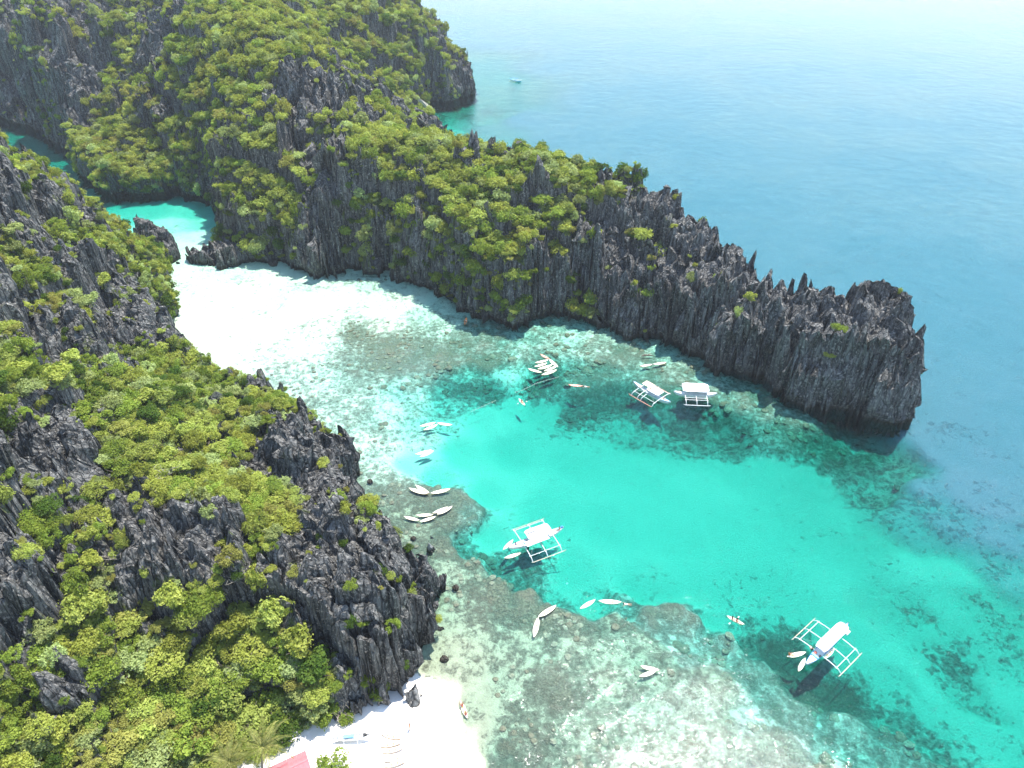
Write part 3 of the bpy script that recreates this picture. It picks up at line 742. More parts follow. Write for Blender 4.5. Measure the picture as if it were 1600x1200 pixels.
def make_seabed():
    na, nr = 860, 560
    th = np.linspace(R(-84), R(84), na); rr = np.concatenate([np.exp(np.linspace(math.log(16), math.log(900), nr - 12)), np.exp(np.linspace(math.log(1000), math.log(15000), 12))])
    T, RR = np.meshgrid(th, rr)
    x = RR * np.sin(T); y = RR * np.cos(T)
    pts = [P(u, v, 0) for (u, v, *_) in SEABED]
    ax = np.array([p[0] for p in pts]); ay = np.array([p[1] for p in pts]); ca, cb = polar(ax, ay)
    wx = x + 2.2 * fbm(x / 9, y / 9, 5, 4); wy = y + 2.2 * fbm(x / 9, y / 9, 6, 4)
    pa, pb = polar(wx, wy)
    dep, cor, dee, gri = idw(pa, pb, ca, cb, [np.array([s[k] for s in SEABED], float) for k in (2, 3, 4, 5)], 3.6, 2e-5)
    su, sv, _ = proj(wx, wy, np.zeros(wx.shape))
    flat = sstep(.35, .9, 1.35 * sstep(640, 900, sv) * sstep(2.4, 1.2, dep)) * sstep(0.0, .25, dep)
    gri = np.clip(np.maximum(gri * 1.6, .85 * flat), 0, 1)
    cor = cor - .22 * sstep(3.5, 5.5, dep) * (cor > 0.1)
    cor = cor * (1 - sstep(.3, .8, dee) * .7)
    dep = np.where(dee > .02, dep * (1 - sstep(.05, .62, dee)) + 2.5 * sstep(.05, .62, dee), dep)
    dep = np.where(dep > 0, dep * (.62 + .38 * sstep(1.2, 3, dep)), dep)
    far = sstep(500, 1500, RR)
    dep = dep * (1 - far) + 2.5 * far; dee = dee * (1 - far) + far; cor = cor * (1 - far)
    cm = sstep(.2, .8, cor + .6 * fbm(x / 3.2, y / 3.2, 8, 4))
    und = sstep(0.2, 1.5, dep)
    z = -dep + und * (cm * .45 * (1 + .8 * fbm(x / 1.3, y / 1.3, 9, 3)) + .18 * fbm(x / 6, y / 6, 10, 3))
    z = np.where(dep > .25, np.minimum(z, -.12), z)
    # the bed stays below the water under the headlands and far out
    idx = np.arange(na * nr).reshape(nr, na)
    q = np.stack([idx[:-1, :-1].ravel(), idx[:-1, 1:].ravel(), idx[1:, 1:].ravel(), idx[1:, :-1].ravel()], 1)
    V = np.stack([x.ravel(), y.ravel(), z.ravel()], 1)
    zc = z.ravel()[q].max(1)
    cenx = x.ravel()[q].mean(1); ceny = y.ravel()[q].mean(1)
    dry = (zc > -.06) & (ceny < 85)
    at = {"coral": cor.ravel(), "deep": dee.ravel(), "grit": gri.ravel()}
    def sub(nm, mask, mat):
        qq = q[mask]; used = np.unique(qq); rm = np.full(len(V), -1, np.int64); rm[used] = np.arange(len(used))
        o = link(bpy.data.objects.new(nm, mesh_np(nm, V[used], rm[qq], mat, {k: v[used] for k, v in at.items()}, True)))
        o['kind'] = 'structure'; return o
    return sub('seabed', ~dry, M_BED), sub('beach', dry, M_SAND), (V, q), (x.ravel(), y.ravel(), z.ravel(), cor.ravel())
bed, beach, BEDVQ, BEDC = make_seabed()
BED_BVH = BVHTree.FromPolygons(BEDVQ[0].tolist(), BEDVQ[1].tolist(), all_triangles=False)
def bed_at(u, v):
    h = BED_BVH.ray_cast(camv, (Vector(P(u, v, 0)) - camv).normalized())[0]
    return (h.x, h.y, h.z)
tag(bed, 'pale sand floor and brown coral reef under the clear water')
tag(beach, 'bright white sand beach at the foot of the near headland')

# plain sand floor below and beyond the modelled reef
b = MB(); b.quad((-11900, -900, -9.5), (11900, -900, -9.5), (11900, 14900, -9.5), (-11900, 14900, -9.5))
tag(b.build('seabed', M_BED), 'deep sand floor beyond the reef', None, None, 'structure')

# the sea: a closed body of clear water whose top is the surface
b = MB(); b.box((0, 7000, -30), (24000, 16000, 60))
sea = b.build('sea', M_WATER); tag(sea, 'clear turquoise to pale blue sea water', None, None, 'structure')

# ------------------------------------------------------------------ vegetation
def crown_mesh(name, mat, n, leaf, seed, lobes=9, flat=.78, spread=.74, ragged=.38):
    """Crown of unit radius: leaf clumps spread over and inside a bunch of uneven lobes."""
    r = np.random.default_rng(seed)
    L = []
    lobes = int(lobes * 1.8)
    for i in range(lobes):
        a = r.uniform(0, 2 * math.pi); d = spread * math.sqrt(r.uniform(.02, 1)); rad = (.16 + .30 * r.random() ** 1.6) * (1.15 - .35 * d)
        L.append((d * math.cos(a), d * math.sin(a), flat * (r.uniform(-.15, .55) * (1 - .8 * d)), rad))
    L = np.array(L)
    w = L[:, 3] ** 2; w /= w.sum()
    k = r.choice(len(L), n, p=w)
    d = r.normal(size=(n, 3)); d[:, 2] = np.abs(d[:, 2]) * r.choice([1, 1, 1, -.7], n); d /= np.linalg.norm(d, axis=1)[:, None]
    rad = L[k, 3] * (1 - ragged * r.random(n) ** 1.5 + (r.random(n) < .13) * r.random(n) * .55)
    c = L[k, :3] + d * rad[:, None] * np.array([1, 1, .85])
    nrm = d * .8 + r.normal(size=(n, 3)) * .55 + np.array([0, 0, .35]); nrm /= np.linalg.norm(nrm, axis=1)[:, None]
    t = np.cross(nrm, r.normal(size=(n, 3))); t /= np.linalg.norm(t, axis=1)[:, None] + 1e-9
    bt = np.cross(nrm, t)
    s = leaf * (.5 + 1.1 * r.random(n) ** 1.5)[:, None]
    asp = r.uniform(.45, .85, n)[:, None]
    V = np.stack([c - t * s, c - bt * s * asp + nrm * s * .25, c + t * s, c + bt * s * asp + nrm * s * .25], 1).reshape(-1, 3)
    # a few inner limbs show through the gaps
    Q = np.arange(n * 4).reshape(n, 4)
    return mesh_np(name, V, Q, mat)

def trunk_mesh(seed):
    rr = random.Random(seed); b = MB()
    b.tube([(0, 0, -.9), (.03, .02, -.45), (-.02, .04, -.05), (.02, 0, .2)], [.075, .06, .045, .02], 6)
    for k in range(5):
        a = 2 * math.pi * k / 5 + rr.uniform(-.4, .4); l = rr.uniform(.6, .95)
        b.tube([(0, .02, -.4 + .06 * k), (l * .5 * math.cos(a), l * .5 * math.sin(a), -.12), (l * math.cos(a), l * math.sin(a), .30)], [.035, .024, .010], 5)
    return b.mesh('trunk', M_BARK)
TRUNKS = [trunk_mesh(i) for i in range(3)]
CN = list(LEAF)
HI = {}; LO = {}
for ci, cn in enumerate(CN):
    for s in range(3):
        big = cn == 'pale green' or s == 2
        HI[(ci, s)] = crown_mesh('crown', LEAF[cn], 2400 if not big else 1700, .052 if not big else .068, 500 + ci * 10 + s, lobes=(8, 13, 6)[s], flat=(.75, .62, .9)[s])
        LO[(ci, s)] = crown_mesh('crown', LEAF[cn], 950, .078, 700 + ci * 10 + s, lobes=(8, 12, 6)[s], flat=(.85, .75, 1.05)[s])

def candidates(M, n, seed, wallp=.035, rmin=1.1, rmax=2.7, zone=None):
    r = np.random.default_rng(seed)
    gy, gx = np.nonzero(M['live'] & (M['Z'] > 1.2) & (M['SD'] > .4))
    w = 1.0 / (1 + 0 * gy)
    pick = r.choice(len(gy), min(n, len(gy)), replace=False)
    gy, gx = gy[pick], gx[pick]
    x, y, z, g = M['X'][gy, gx], M['Y'][gy, gx], M['Z'][gy, gx], M['G'][gy, gx]
    gz = np.hypot(*[a[gy, gx] for a in np.gradient(M['Z'])]) / M['dx']
    pr = sstep(.42, .60, g) * np.where(gz > 3.5, .22, 1.0) + wallp * (.08 + g * 2.2)
    # clumps: shrubs gather in joints
    pr *= .5 + 1.1 * (vnoise(x / 5, y / 5, seed + 3) > .42)
    keep = r.random(len(x)) < pr
    keep &= ~((g < .10) & (r.random(len(x)) < .85))
    x, y, z, g, gz = x[keep], y[keep], z[keep], g[keep], gz[keep]
    rad = rmin + (rmax - rmin) * r.random(len(x)) ** 1.7
    rad *= np.where(g < .45, .7, 1.0)
    rad *= np.where(z < 1.9, .7, 1.0)
    rad *= np.where((y < 86) & (z < 22) & (g > .7), 1.35, 1.0)
    return x, y, z, g, rad, gz

def thin(x, y, z, rad, f=.52):
    order = np.argsort(-rad); cell = 3.0; grid = {}; out = []
    for i in order:
        cx_, cy2 = int(x[i] // cell), int(y[i] // cell); ok = True
        for dx in (-1, 0, 1):
            for dy in (-1, 0, 1):
                for j in grid.get((cx_ + dx, cy2 + dy), ()):
                    if (x[i] - x[j]) ** 2 + (y[i] - y[j]) ** 2 + ((z[i] - z[j]) * .6) ** 2 < (f * (rad[i] + rad[j])) ** 2:
                        ok = False; break
                if not ok: break
            if not ok: break
        if ok:
            grid.setdefault((cx_, cy2), []).append(i); out.append(i)
    return np.array(out)

PL = []   # x, y, z, radius, colour index, shape, zscale, rot, veg
def plants(M, n, seed, **kw):
    x, y, z, g, rad, gz = candidates(M, n, seed, **kw)
    k = thin(x, y, z, rad)
    r = np.random.default_rng(seed + 1)
    for i in k:
        cz = vnoise(np.array([x[i] / 26]), np.array([y[i] / 26]), 77)[0] + r.normal() * .10
        u_ = r.random()
        # colour mix varies by noise patch; plants on steep walls are greener
        if gz[i] > 3.5: ci = 1 if u_ < .5 else (2 if u_ < .72 else (0 if u_ < .85 else 3))
        elif cz > .62: ci = 0 if u_ < .62 else (4 if u_ < .70 else (1 if u_ < .9 else 3))
        elif cz > .40: ci = 0 if u_ < .38 else (1 if u_ < .74 else (3 if u_ < .93 else 4))
        else: ci = 1 if u_ < .42 else (3 if u_ < .66 else (2 if u_ < .80 else 0))
        PL.append((x[i], y[i], z[i], rad[i], ci, int(r.integers(0, 3)), r.uniform(.75, 1.15) if gz[i] < 2 else r.uniform(1.1, 1.7), r.uniform(0, 6.28), g[i]))
plants(NEAR, 90000, 11, rmin=.8, rmax=2.6, wallp=.06)
plants(MAIN, 130000, 12, rmin=1.1, rmax=3.3, wallp=.055)
plants(ROCK_K, 3000, 13, rmin=.9, rmax=1.7, wallp=.1)
# forest floor behind the beach: taller, fuller trees
r_ = np.random.default_rng(5)
for (u, v, h, rad, ci, zs) in [(215, 960, 20, 3.4, 4, .8), (330, 1010, 17, 3.2, 0, 1), (300, 960, 18, 2.8, 0, 1), (380, 1040, 13, 3.2, 3, 1), (270, 1060, 15, 3.4, 1, 1), (190, 1090, 17, 3.6, 1, 1), (420, 1090, 9, 3.3, 1, 1), (330, 1110, 9, 3.6, 2, 1), (240, 1130, 12, 3.0, 4, 1),
        (470, 1060, 9, 2.6, 4, 1), (350, 1070, 12, 3.0, 1, 1), (300, 1160, 8, 3.6, 1, 1), (160, 1040, 20, 2.8, 1, 1), (445, 1120, 6, 2.4, 1, .9), (490, 1105, 5, 2.4, 3, .9), (130, 1150, 16, 2.6, 4, 1), (590, 1078, 6, 2.1, 1, 1.1), (575, 1060, 8, 1.5, 1, 1),
        (10, 510, 38, 2.8, 0, 1), (15, 560, 37, 2.8, 0, 1), (90, 590, 35, 3.0, 0, 1), (230, 620, 26, 3.0, 0, .8), (180, 700, 28, 2.6, 1, 1), (425, 760, 22, 2.4, 1, 1.1), (230, 940, 20, 2.6, 4, .8), (330, 1200, 8, 3.4, 0, 1),
        (1295, 552, 17, 1.6, 0, .8), (985, 360, 27, 1.9, 4, 1), (1018, 400, 21, 1.5, 4, 1.1), (1016, 415, 19, 1.5, 1, 1.2), (1013, 455, 11, 2.3, 1, 1), (950, 415, 17, 1.9, 3, .9), (890, 325, 29, 2.3, 0, 1), (865, 330, 28, 1.8, 0, 1), (830, 310, 32, 1.9, 4, 1), (895, 430, 12, 2.6, 2, 1.1), (900, 455, 8, 2.0, 1, 1), (975, 295, 33, 1.8, 4, .8), (1052, 350, 29, 1.6, 0, .6)]:
    q = ground_at(u, v + 4, None)
    if q is None: continue
    x, y, h = q; PL.append((x, y, h, rad, ci, int(r_.integers(0, 3)), zs, r_.uniform(0, 6.28), 1.0))
PLA = np.array(PL)

# which plants show, and how large
uu, vv, dd = proj(PLA[:, 0], PLA[:, 1], PLA[:, 2] + PLA[:, 3] * .5)
inview = (uu > -30) & (uu < 1630) & (vv > -30) & (vv < 1230)
size = PLA[:, 3] / dd * FPX
order = [i for i in np.argsort(-size) if inview[i]]
shown = []
for i in order:
    if len(shown) >= 300: break
    if uu[i] < 6 or uu[i] > 1594 or vv[i] < 6 or vv[i] > 1190: continue
    tgt = Vector((PLA[i, 0], PLA[i, 1], PLA[i, 2] + PLA[i, 3] * .9)); d = (tgt - camv); L_ = d.length
    if all((b_.ray_cast(camv, d.normalized(), L_ - PLA[i, 3] * 1.2)[0] is None) for b_ in trees_bvh):
        shown.append(int(i))
shown_set = set(shown)

PLACES = [  # photograph position -> words
    (60, 30, "on the far cliff top above the hidden channel"), (60, 130, "on the dark cliff beside the hidden channel"), (200, 60, "high on the mountain wall above the inner lagoon"), (180, 210, "on the green spur between channel and inner lagoon"),
    (260, 250, "on the slope above the inner lagoon's far bank"), (300, 130, "midway up the mountain behind the inner lagoon"), (350, 40, "on the broad green mountain shoulder"), (400, 200, "in the gully right of the inner lagoon"), (370, 350, "on the knob beside the inner lagoon mouth"),
    (470, 160, "around the bare grey peak of the headland"), (560, 60, "on the ridge towards the far cove"), (650, 80, "on the headland beyond the green cove"), (480, 330, "on the dark wall behind the white flat"), (600, 210, "on the wooded crest left of the twin pinnacles"),
    (620, 310, "on the cliff below the wooded crest"), (720, 270, "below the twin ridge pinnacles"), (720, 380, "in the green gully of the long headland"), (820, 250, "on the green crown of the long headland"), (920, 270, "at the seaward end of the green crown"), (830, 350, "on the upper cliff of the long headland"), (800, 450, "on the lower cliff facing the coral shallows"),
    (900, 430, "on the dark cleft above the moored kayaks"), (960, 400, "on the grey wall above the pair of kayaks"), (1000, 330, "near the slim needles of the long headland"), (1080, 400, "on the bare slope towards the outer rock"), (1290, 560, "on the outermost bare rock"),
    (30, 240, "on the near ridge above the hidden channel"), (100, 330, "on the sunny near slope below the channel"), (190, 340, "on the near ridge end by the inner lagoon"), (30, 400, "at the upper edge of the near slope"), (130, 430, "beside the tilted grey blades of the near slope"),
    (230, 430, "on the near cliff edge above the white flat"), (60, 520, "in the thicket below the upper grey blades"), (180, 500, "among the grey blades facing the white flat"), (260, 540, "on the point where the white flat narrows"), (60, 600, "above the dark rock field of the near hillside"),
    (180, 600, "on the green saddle of the near hillside"), (290, 620, "on the saddle behind the lone black pinnacle"), (400, 640, "just below the lone black pinnacle"), (480, 680, "on the near cliff above the reef kayaks"), (60, 700, "in the dark rock field of the near hillside"), (180, 720, "between the dark rock field and the outcrop"),
    (290, 720, "on the thicket above the square grey outcrop"), (400, 740, "in the green hollow beside the dark crags"), (520, 760, "on the dark crags near the shore"), (50, 830, "in the hollow under the dark rock field"), (150, 860, "left of the square grey outcrop"), (320, 830, "right of the square grey outcrop"), (430, 830, "on the bright green ramp above the fluted cliff"),
    (560, 850, "on top of the fluted cliff"), (640, 880, "by the shore behind the fluted cliff"), (60, 940, "around the pale bare rock"), (170, 960, "below the square grey outcrop"), (300, 950, "in the forest under the square grey outcrop"), (420, 920, "on the slope left of the fluted cliff"), (640, 970, "in the green seam of the fluted cliff"),
    (80, 1060, "on the rough slope below the pale bare rock"), (200, 1050, "in the upper forest behind the beach"), (330, 1040, "in the middle of the beach forest"), (450, 1030, "at the foot of the fluted cliff"), (580, 1070, "at the cliff foot beside the beach"), (80, 1160, "in the lowest corner of the hillside"), (220, 1150, "in the forest left of the palms"), (340, 1120, "in the forest just above the palms"), (470, 1110, "at the forest edge by the sand"),
]
pa_ = np.array([(a, b_) for a, b_, _ in PLACES], float)
recs = []
for i in shown:
    x, y, z, rad, ci, s, zs, rot, g = PLA[i]
    place = PLACES[int(np.argmin((pa_[:, 0] - uu[i]) ** 2 + (pa_[:, 1] - vv[i]) ** 2))][2]
    sz = 'large' if rad > 2.5 else ('medium' if rad > 1.75 else 'small')
    recs.append(dict(i=i, base=(sz, CN[int(ci)], place), rad=rad))
bykey = {}
for r0 in recs: bykey.setdefault(r0['base'], []).append(r0)
ORD = 'first second third fourth fifth sixth seventh eighth ninth tenth eleventh twelfth thirteenth fourteenth fifteenth sixteenth'.split()
for (sz, cn, place), rs in bykey.items():
    if len(rs) == 1:
        rs[0]['label'] = f"{sz} {cn} tree {place}"
    elif len(rs) == 2:
        a, b2 = rs
        if abs(uu[a['i']] - uu[b2['i']]) > abs(vv[a['i']] - vv[b2['i']]):
            rs.sort(key=lambda q: uu[q['i']]); ws = ('left', 'right')
        else:
            rs.sort(key=lambda q: vv[q['i']]); ws = ('upper', 'lower')
        for q, w_ in zip(rs, ws): q['label'] = f"{w_} {sz} {cn} tree {place}"
    else:
        rs.sort(key=lambda q: uu[q['i']])
        for n_, q in enumerate(rs): q['label'] = f"{sz} {cn} tree {place}, {ORD[min(n_, 15)]} from left"
SRC = {}
for r0 in recs:
    i = r0['i']; x, y, z, rad, ci, s, zs, rot, g = PLA[i]; ci = int(ci); s = int(s)
    tall = rad > 1.75
    t = empty('tree' if tall else 'shrub', (x, y, z + rad * (.25 if tall else .1)), rot); t.scale = (rad, rad, rad * zs)
    lab = r0['label'] if tall else r0['label'].replace(' tree ', ' shrub ')
    tag(t, lab, 'tree' if tall else 'shrub', 'trees on the limestone slopes' if tall else 'shrubs on the limestone slopes')
    hi = math.dist((x, y, z), (0, 0, CAM_H)) < 210
    c = link(bpy.data.objects.new('crown', (HI if hi else LO)[(ci, s)]), t)
    link(bpy.data.objects.new('trunk' if tall else 'stem', TRUNKS[s]), t)

# the rest of the scrub: one mass, instanced over points
rest = [i for i in range(len(PLA)) if i not in shown_set]
def scrub(name, idxs, protos, label):
    src = []
    coll = []
    me = bpy.data.meshes.new(name); A = PLA[idxs]
    me.vertices.add(len(A)); co = A[:, :3].copy(); co[:, 2] += A[:, 3] * .1
    me.vertices.foreach_set("co", co.astype(np.float32).ravel())
    def at(n_, v, t='FLOAT'):
        a = me.attributes.new(n_, t, 'POINT'); a.data.foreach_set("value" if t != 'FLOAT_VECTOR' else "vector", v)
    at("pick", (A[:, 4] * 3 + A[:, 5]).astype(np.int32), 'INT')
    at("scl", np.stack([A[:, 3], A[:, 3], A[:, 3] * A[:, 6]], 1).astype(np.float32).ravel(), 'FLOAT_VECTOR')
    at("rot", np.stack([(A[:, 7] * 7.7 % 1 - .5) * .6, (A[:, 7] * 3.3 % 1 - .5) * .6, A[:, 7]], 1).astype(np.float32).ravel(), 'FLOAT_VECTOR')
    o = link(bpy.data.objects.new(name, me)); tag(o, label, None, None, 'stuff')
    ng = bpy.data.node_groups.new(name, 'GeometryNodeTree')
    ng.interface.new_socket('Geometry', in_out='INPUT', socket_type='NodeSocketGeometry')
    ng.interface.new_socket('Geometry', in_out='OUTPUT', socket_type='NodeSocketGeometry')
    gi = ng.nodes.new('NodeGroupInput'); go = ng.nodes.new('NodeGroupOutput')
    jn = ng.nodes.new('GeometryNodeJoinGeometry'); iop = ng.nodes.new('GeometryNodeInstanceOnPoints')
    objs = []
    for ci in range(5):
        for s in range(3):
            po = bpy.data.objects.new('crown_pattern', protos[(ci, s)]); objs.append(po)
    for po in reversed(objs):          # a join socket lists its newest link first
        oi = ng.nodes.new('GeometryNodeObjectInfo'); oi.inputs['Object'].default_value = po; oi.inputs['As Instance'].default_value = True
        ng.links.new(oi.outputs['Geometry'], jn.inputs[0])
    def na(n_, t):
        x = ng.nodes.new('GeometryNodeInputNamedAttribute'); x.data_type = t; x.inputs['Name'].default_value = n_; return x.outputs['Attribute']
    ng.links.new(gi.outputs[0], iop.inputs['Points']); ng.links.new(jn.outputs[0], iop.inputs['Instance'])
    iop.inputs['Pick Instance'].default_value = True
    ng.links.new(na("pick", 'INT'), iop.inputs['Instance Index'])
    e2r = ng.nodes.new('FunctionNodeEulerToRotation'); ng.links.new(na("rot", 'FLOAT_VECTOR'), e2r.inputs[0])
    ng.links.new(e2r.outputs[0], iop.inputs['Rotation']); ng.links.new(na("scl", 'FLOAT_VECTOR'), iop.inputs['Scale'])
    ng.links.new(iop.outputs[0], go.inputs[0])
    md = o.modifiers.new('scatter', 'NODES'); md.node_group = ng
    return o
dist = np.sqrt(PLA[:, 0] ** 2 + PLA[:, 1] ** 2 + (PLA[:, 2] - CAM_H) ** 2)
nearish = [i for i in rest if dist[i] < 190]; farish = [i for i in rest if dist[i] >= 190]
scrub('undergrowth', nearish, HI, 'dense scrub and low bushes filling the near limestone hillside')
scrub('scrub', farish, LO, 'scrub covering the long headland and the mountain')
print("PLANTS", len(PLA), "individual", len(shown), "near", len(nearish), "far", len(farish))

# small tufts fill the gaps between bushes (far smaller than a bush)
def tufts(M, n, seed, size):
    r = np.random.default_rng(seed)
    gy, gx = np.nonzero(M['live'] & (M['Z'] > 1.5) & (M['G'] > .50))
    p = r.choice(len(gy), min(n, len(gy)), replace=False); gy, gx = gy[p], gx[p]
    k = r.random(len(gy)) < sstep(.50, .75, M['G'][gy, gx]); gy, gx = gy[k], gx[k]
    x, y, z = M['X'][gy, gx], M['Y'][gy, gx], M['Z'][gy, gx]
    ci = r.choice([0, 0, 1, 1, 3, 4], len(x))
    s = size * r.uniform(.5, 1.3, len(x))
    return np.stack([x, y, z - s * .1, s, ci, r.integers(0, 3, len(x)), r.uniform(.7, 1.1, len(x)), r.uniform(0, 6.28, len(x)), r.random(len(x))], 1)
_keep = PLA
PLA = tufts(NEAR, 16000, 21, .8); scrub('ground_cover', list(range(len(PLA))), LO, 'low leafy ground cover between the bushes of the near hillside')
PLA = tufts(MAIN, 20000, 22, 1.1); scrub('ground_cover', list(range(len(PLA))), LO, 'low leafy ground cover between the bushes of the headland')
PLA = _keep

# ------------------------------------------------------------------ palms by the beach
M_FROND = leaf_mat("palm_frond", (.13, .16, .035), (.36, .33, .12), .25)
M_TRUNK = simple_mat("palm_trunk", (.26, .22, .17), .9, .2, 8)
def frond_mesh(seed, L=3.9):
    rr = random.Random(seed); b = MB(); n = 26; pts = []
    for i in range(n + 1):
        t = i / n; pts.append(Vector((L * (t - .10 * t * t), .12 * math.sin(t * 2 + seed), 1.15 * math.sin(t * 2.0) * .8 - 1.5 * t ** 2.4)))
    b.tube(pts, [.045 * (1 - .8 * i / n) for i in range(n + 1)], 4)
    for i in range(3, n + 1):
        t = i / n; l = .50 * math.sin(min(1, t * 1.15 + .12) * math.pi * .93) + .15
        for s in (-1, 1):
            if rr.random() < .06: continue
            p = pts[i]; tip = p + Vector((l * .55, s * l * .85, -.32 * l - rr.uniform(0, .15)))
            w = Vector((.06, 0, 0)); mid = (p + tip) / 2 + Vector((0, 0, .06))
            b.quad(p - w, mid - w * 1.1, tip, mid + w * 1.1)
    return b.mesh('frond', M_FROND)
FR = [frond_mesh(i) for i in range(4)]
def palm(u, v, h, ground, label, sc, seed, lean):
    rr = random.Random(seed); x, y, _ = P(u, v, h)
    t = empty('coconut_palm', (x - lean[0], y - lean[1], ground)); tag(t, label, 'palm', 'coconut palms beside the beach hut')
    hh = h - ground; b = MB()
    b.tube([(lean[0] * f ** 1.6, lean[1] * f ** 1.6, hh * f) for f in [k / 10 for k in range(11)]], [.22 - .10 * k / 10 + (.02 if k % 2 else 0) for k in range(11)], 8)
    b.build('trunk', M_TRUNK, t)
    top = Vector((lean[0], lean[1], hh))
    for k in range(16):
        a = k * 2.399 + rr.uniform(-.2, .2); tier = k / 16
        f = link(bpy.data.objects.new('frond', FR[k % 4]), t)
        f.location = top + Vector((0, 0, .1)); f.rotation_euler = (rr.uniform(-.15, .15), R(-48 + 62 * tier + rr.uniform(-8, 8)), a); s = sc * rr.uniform(.88, 1.1); f.scale = (s, s, s)
    for k in range(5):
        c = MB(); a = k * 1.26; c.ball((0, 0, 0), (.13, .13, .16), 8, 6); co = c.build('coconut', simple_mat('coconut', (.12, .13, .03)), t, True)
        co.location = top + Vector((.25 * math.cos(a), .25 * math.sin(a), -.2))
palm(360, 1190, 9, 2.5, 'left coconut palm with drooping fronds at the lower edge', 1.1, 1, (.8, .5))
palm(411, 1168, 9, 2.2, 'right coconut palm leaning over the pink-roofed hut', 1.15, 2, (1.0, .8))

# pink-roofed hut half out of view
hx, hy, _ = P(452, 1204, 4.2)
hut = empty('beach_hut', (hx, hy, 1.7), R(28)); tag(hut, 'small beach hut with a faded pink-red roof under the palms', 'hut')
M_PINK = simple_mat('pink_roof', (.50, .17, .18), .7, .1, 1.5); M_WALL = simple_mat('hut_wall', (.45, .36, .25), .9)
b = MB(); b.box((0, 0, 1.1), (4.2, 3.2, 2.2)); b.build('wall', M_WALL, hut)
for s in (-1, 1):
    ang = R(24) * s
    for k in range(8):                       # roof sheets overlap
        b = MB(); xk = -2.45 + .7 * k
        b.box((0, 0, 0), (.70 - .01, 2.15, .05)); rp = b.build('roof_sheet', M_PINK, hut)
        rp.location = (xk, -s * .98, 2.62 + (.012 if k % 2 else 0)); rp.rotation_euler = (ang, 0, 0)
b = MB(); b.box((0, 0, 3.08), (5.6, .22, .06)); b.build('ridge_cap', M_PINK, hut)

# rounded shrub beside the beach and tree tops at the lower edge
def single(u, v, h, rad, ci, s, label, name='shrub', zs=.85):
    x, y, _ = P(u, v, h); t = empty(name, (x, y, h - rad * .3)); t.scale = (rad, rad, rad * zs)
    tag(t, label, name); link(bpy.data.objects.new('crown', HI[(ci, s)]), t); link(bpy.data.objects.new('trunk' if name == 'tree' else 'stem', TRUNKS[s]), t)
single(518, 1199, 4.5, 3.3, 1, 1, 'broad round tree standing on the sand right of the pink roof', 'tree', .7)
single(862, 1206, 6, .75, 0, 0, 'left yellow-green treetop poking up at the lower edge over the reef', 'tree')
single(893, 1207, 6, .8, 0, 1, 'right yellow-green treetop poking up at the lower edge over the reef', 'tree')

# bare dead branches
M_DEAD = simple_mat('dead_wood', (.50, .43, .34), .9, .15, 6)
def dead(u, v, h, n, l, label, seed):
    rr = random.Random(seed); x, y, h = ground_at(u, v, h); b = MB()
    for k in range(n):
        a = rr.uniform(0, 6.28); e = rr.uniform(.1, 1.0); p = Vector((0, 0, 0)); pts = [p.copy()]; d = Vector((math.cos(a) * math.cos(e), math.sin(a) * math.cos(e), math.sin(e)))
        for j in range(4):
            d = (d + Vector((rr.uniform(-.35, .35), rr.uniform(-.35, .35), rr.uniform(-.3, .3)))).normalized(); p = p + d * l * .25 * rr.uniform(.7, 1.2); pts.append(p.copy())
            q = p + Vector((rr.uniform(-1, 1), rr.uniform(-1, 1), rr.uniform(-.2, .9))).normalized() * l * .28; b.tube([p, (p + q) / 2 + Vector((0, 0, .05)), q], [.025, .018, .008], 3)
        b.tube(pts, [.06, .045, .035, .025, .012], 4)
    o = b.build('dead_bush', M_DEAD); o.location = (x, y, h); tag(o, label, 'bush')
dead(262, 742, 26, 6, 3.0, 'grey bare branches rising above the square grey outcrop', 11)
dead(372, 905, 18, 6, 2.8, 'bare twiggy bush left of the fluted cliff top', 12)
dead(150, 560, 30, 6, 3.0, 'pale dead bush on the green saddle of the near hillside', 13)
dead(470, 1000, 10, 7, 2.8, 'dry leafless bush against the left edge of the fluted cliff', 14)
dead(530, 1118, 3.4, 12, 3.0, 'bare tangle of dead branches at the foot of the fluted cliff', 1)
dead(190, 872, 22, 7, 3.4, 'pale leafless branches beside the square grey outcrop', 2)
dead(500, 1165, 1.8, 8, 1.8, 'heap of dry sticks where the sand meets the forest', 3)
dead(575, 1122, 1.2, 3, 2.2, 'thin dry stick lying out over the sand under the cliff', 4)

# coral heads on the reef
def coral_proto(seed):
    rr = random.Random(seed); b = MB(); secs = []; n = 8
    for (z, q) in ((-.5, .9), (.0, 1.0), (.28, .92), (.5, .6), (.58, .25)):
        secs.append([(q * math.cos(a) * rr.uniform(.75, 1.25), q * math.sin(a) * rr.uniform(.75, 1.25), z * rr.uniform(.8, 1.2)) for a in [2 * math.pi * k / n for k in range(n)]])
    b.loft(secs); return b.mesh('coral_head', (M_COR1, M_COR2)[seed % 2])
M_COR1 = simple_mat('brown_coral', (.20, .175, .11), .95, .25, 1.5); M_COR2 = simple_mat('olive_coral', (.25, .25, .165), .95, .25, 1.5)
CP = [coral_proto(i) for i in range(4)]
bxx, byy, bzz, bco = BEDC
r_ = np.random.default_rng(44)
cu, cv, _ = proj(bxx, byy, bzz)
pc = np.where((cu > 0) & (cu < 1620) & (cv > 420) & (cv < 1230) & (bzz < -.25) & (bzz > -5.5), np.clip(bco - .25, 0, 1) * np.hypot(bxx, byy) ** 2 * (vnoise(bxx / 5, byy / 5, 5) > .58), 0)
ck = r_.choice(len(bxx), 2200, replace=False, p=pc / pc.sum())
sz = .22 + .75 * r_.random(len(ck)) ** 3
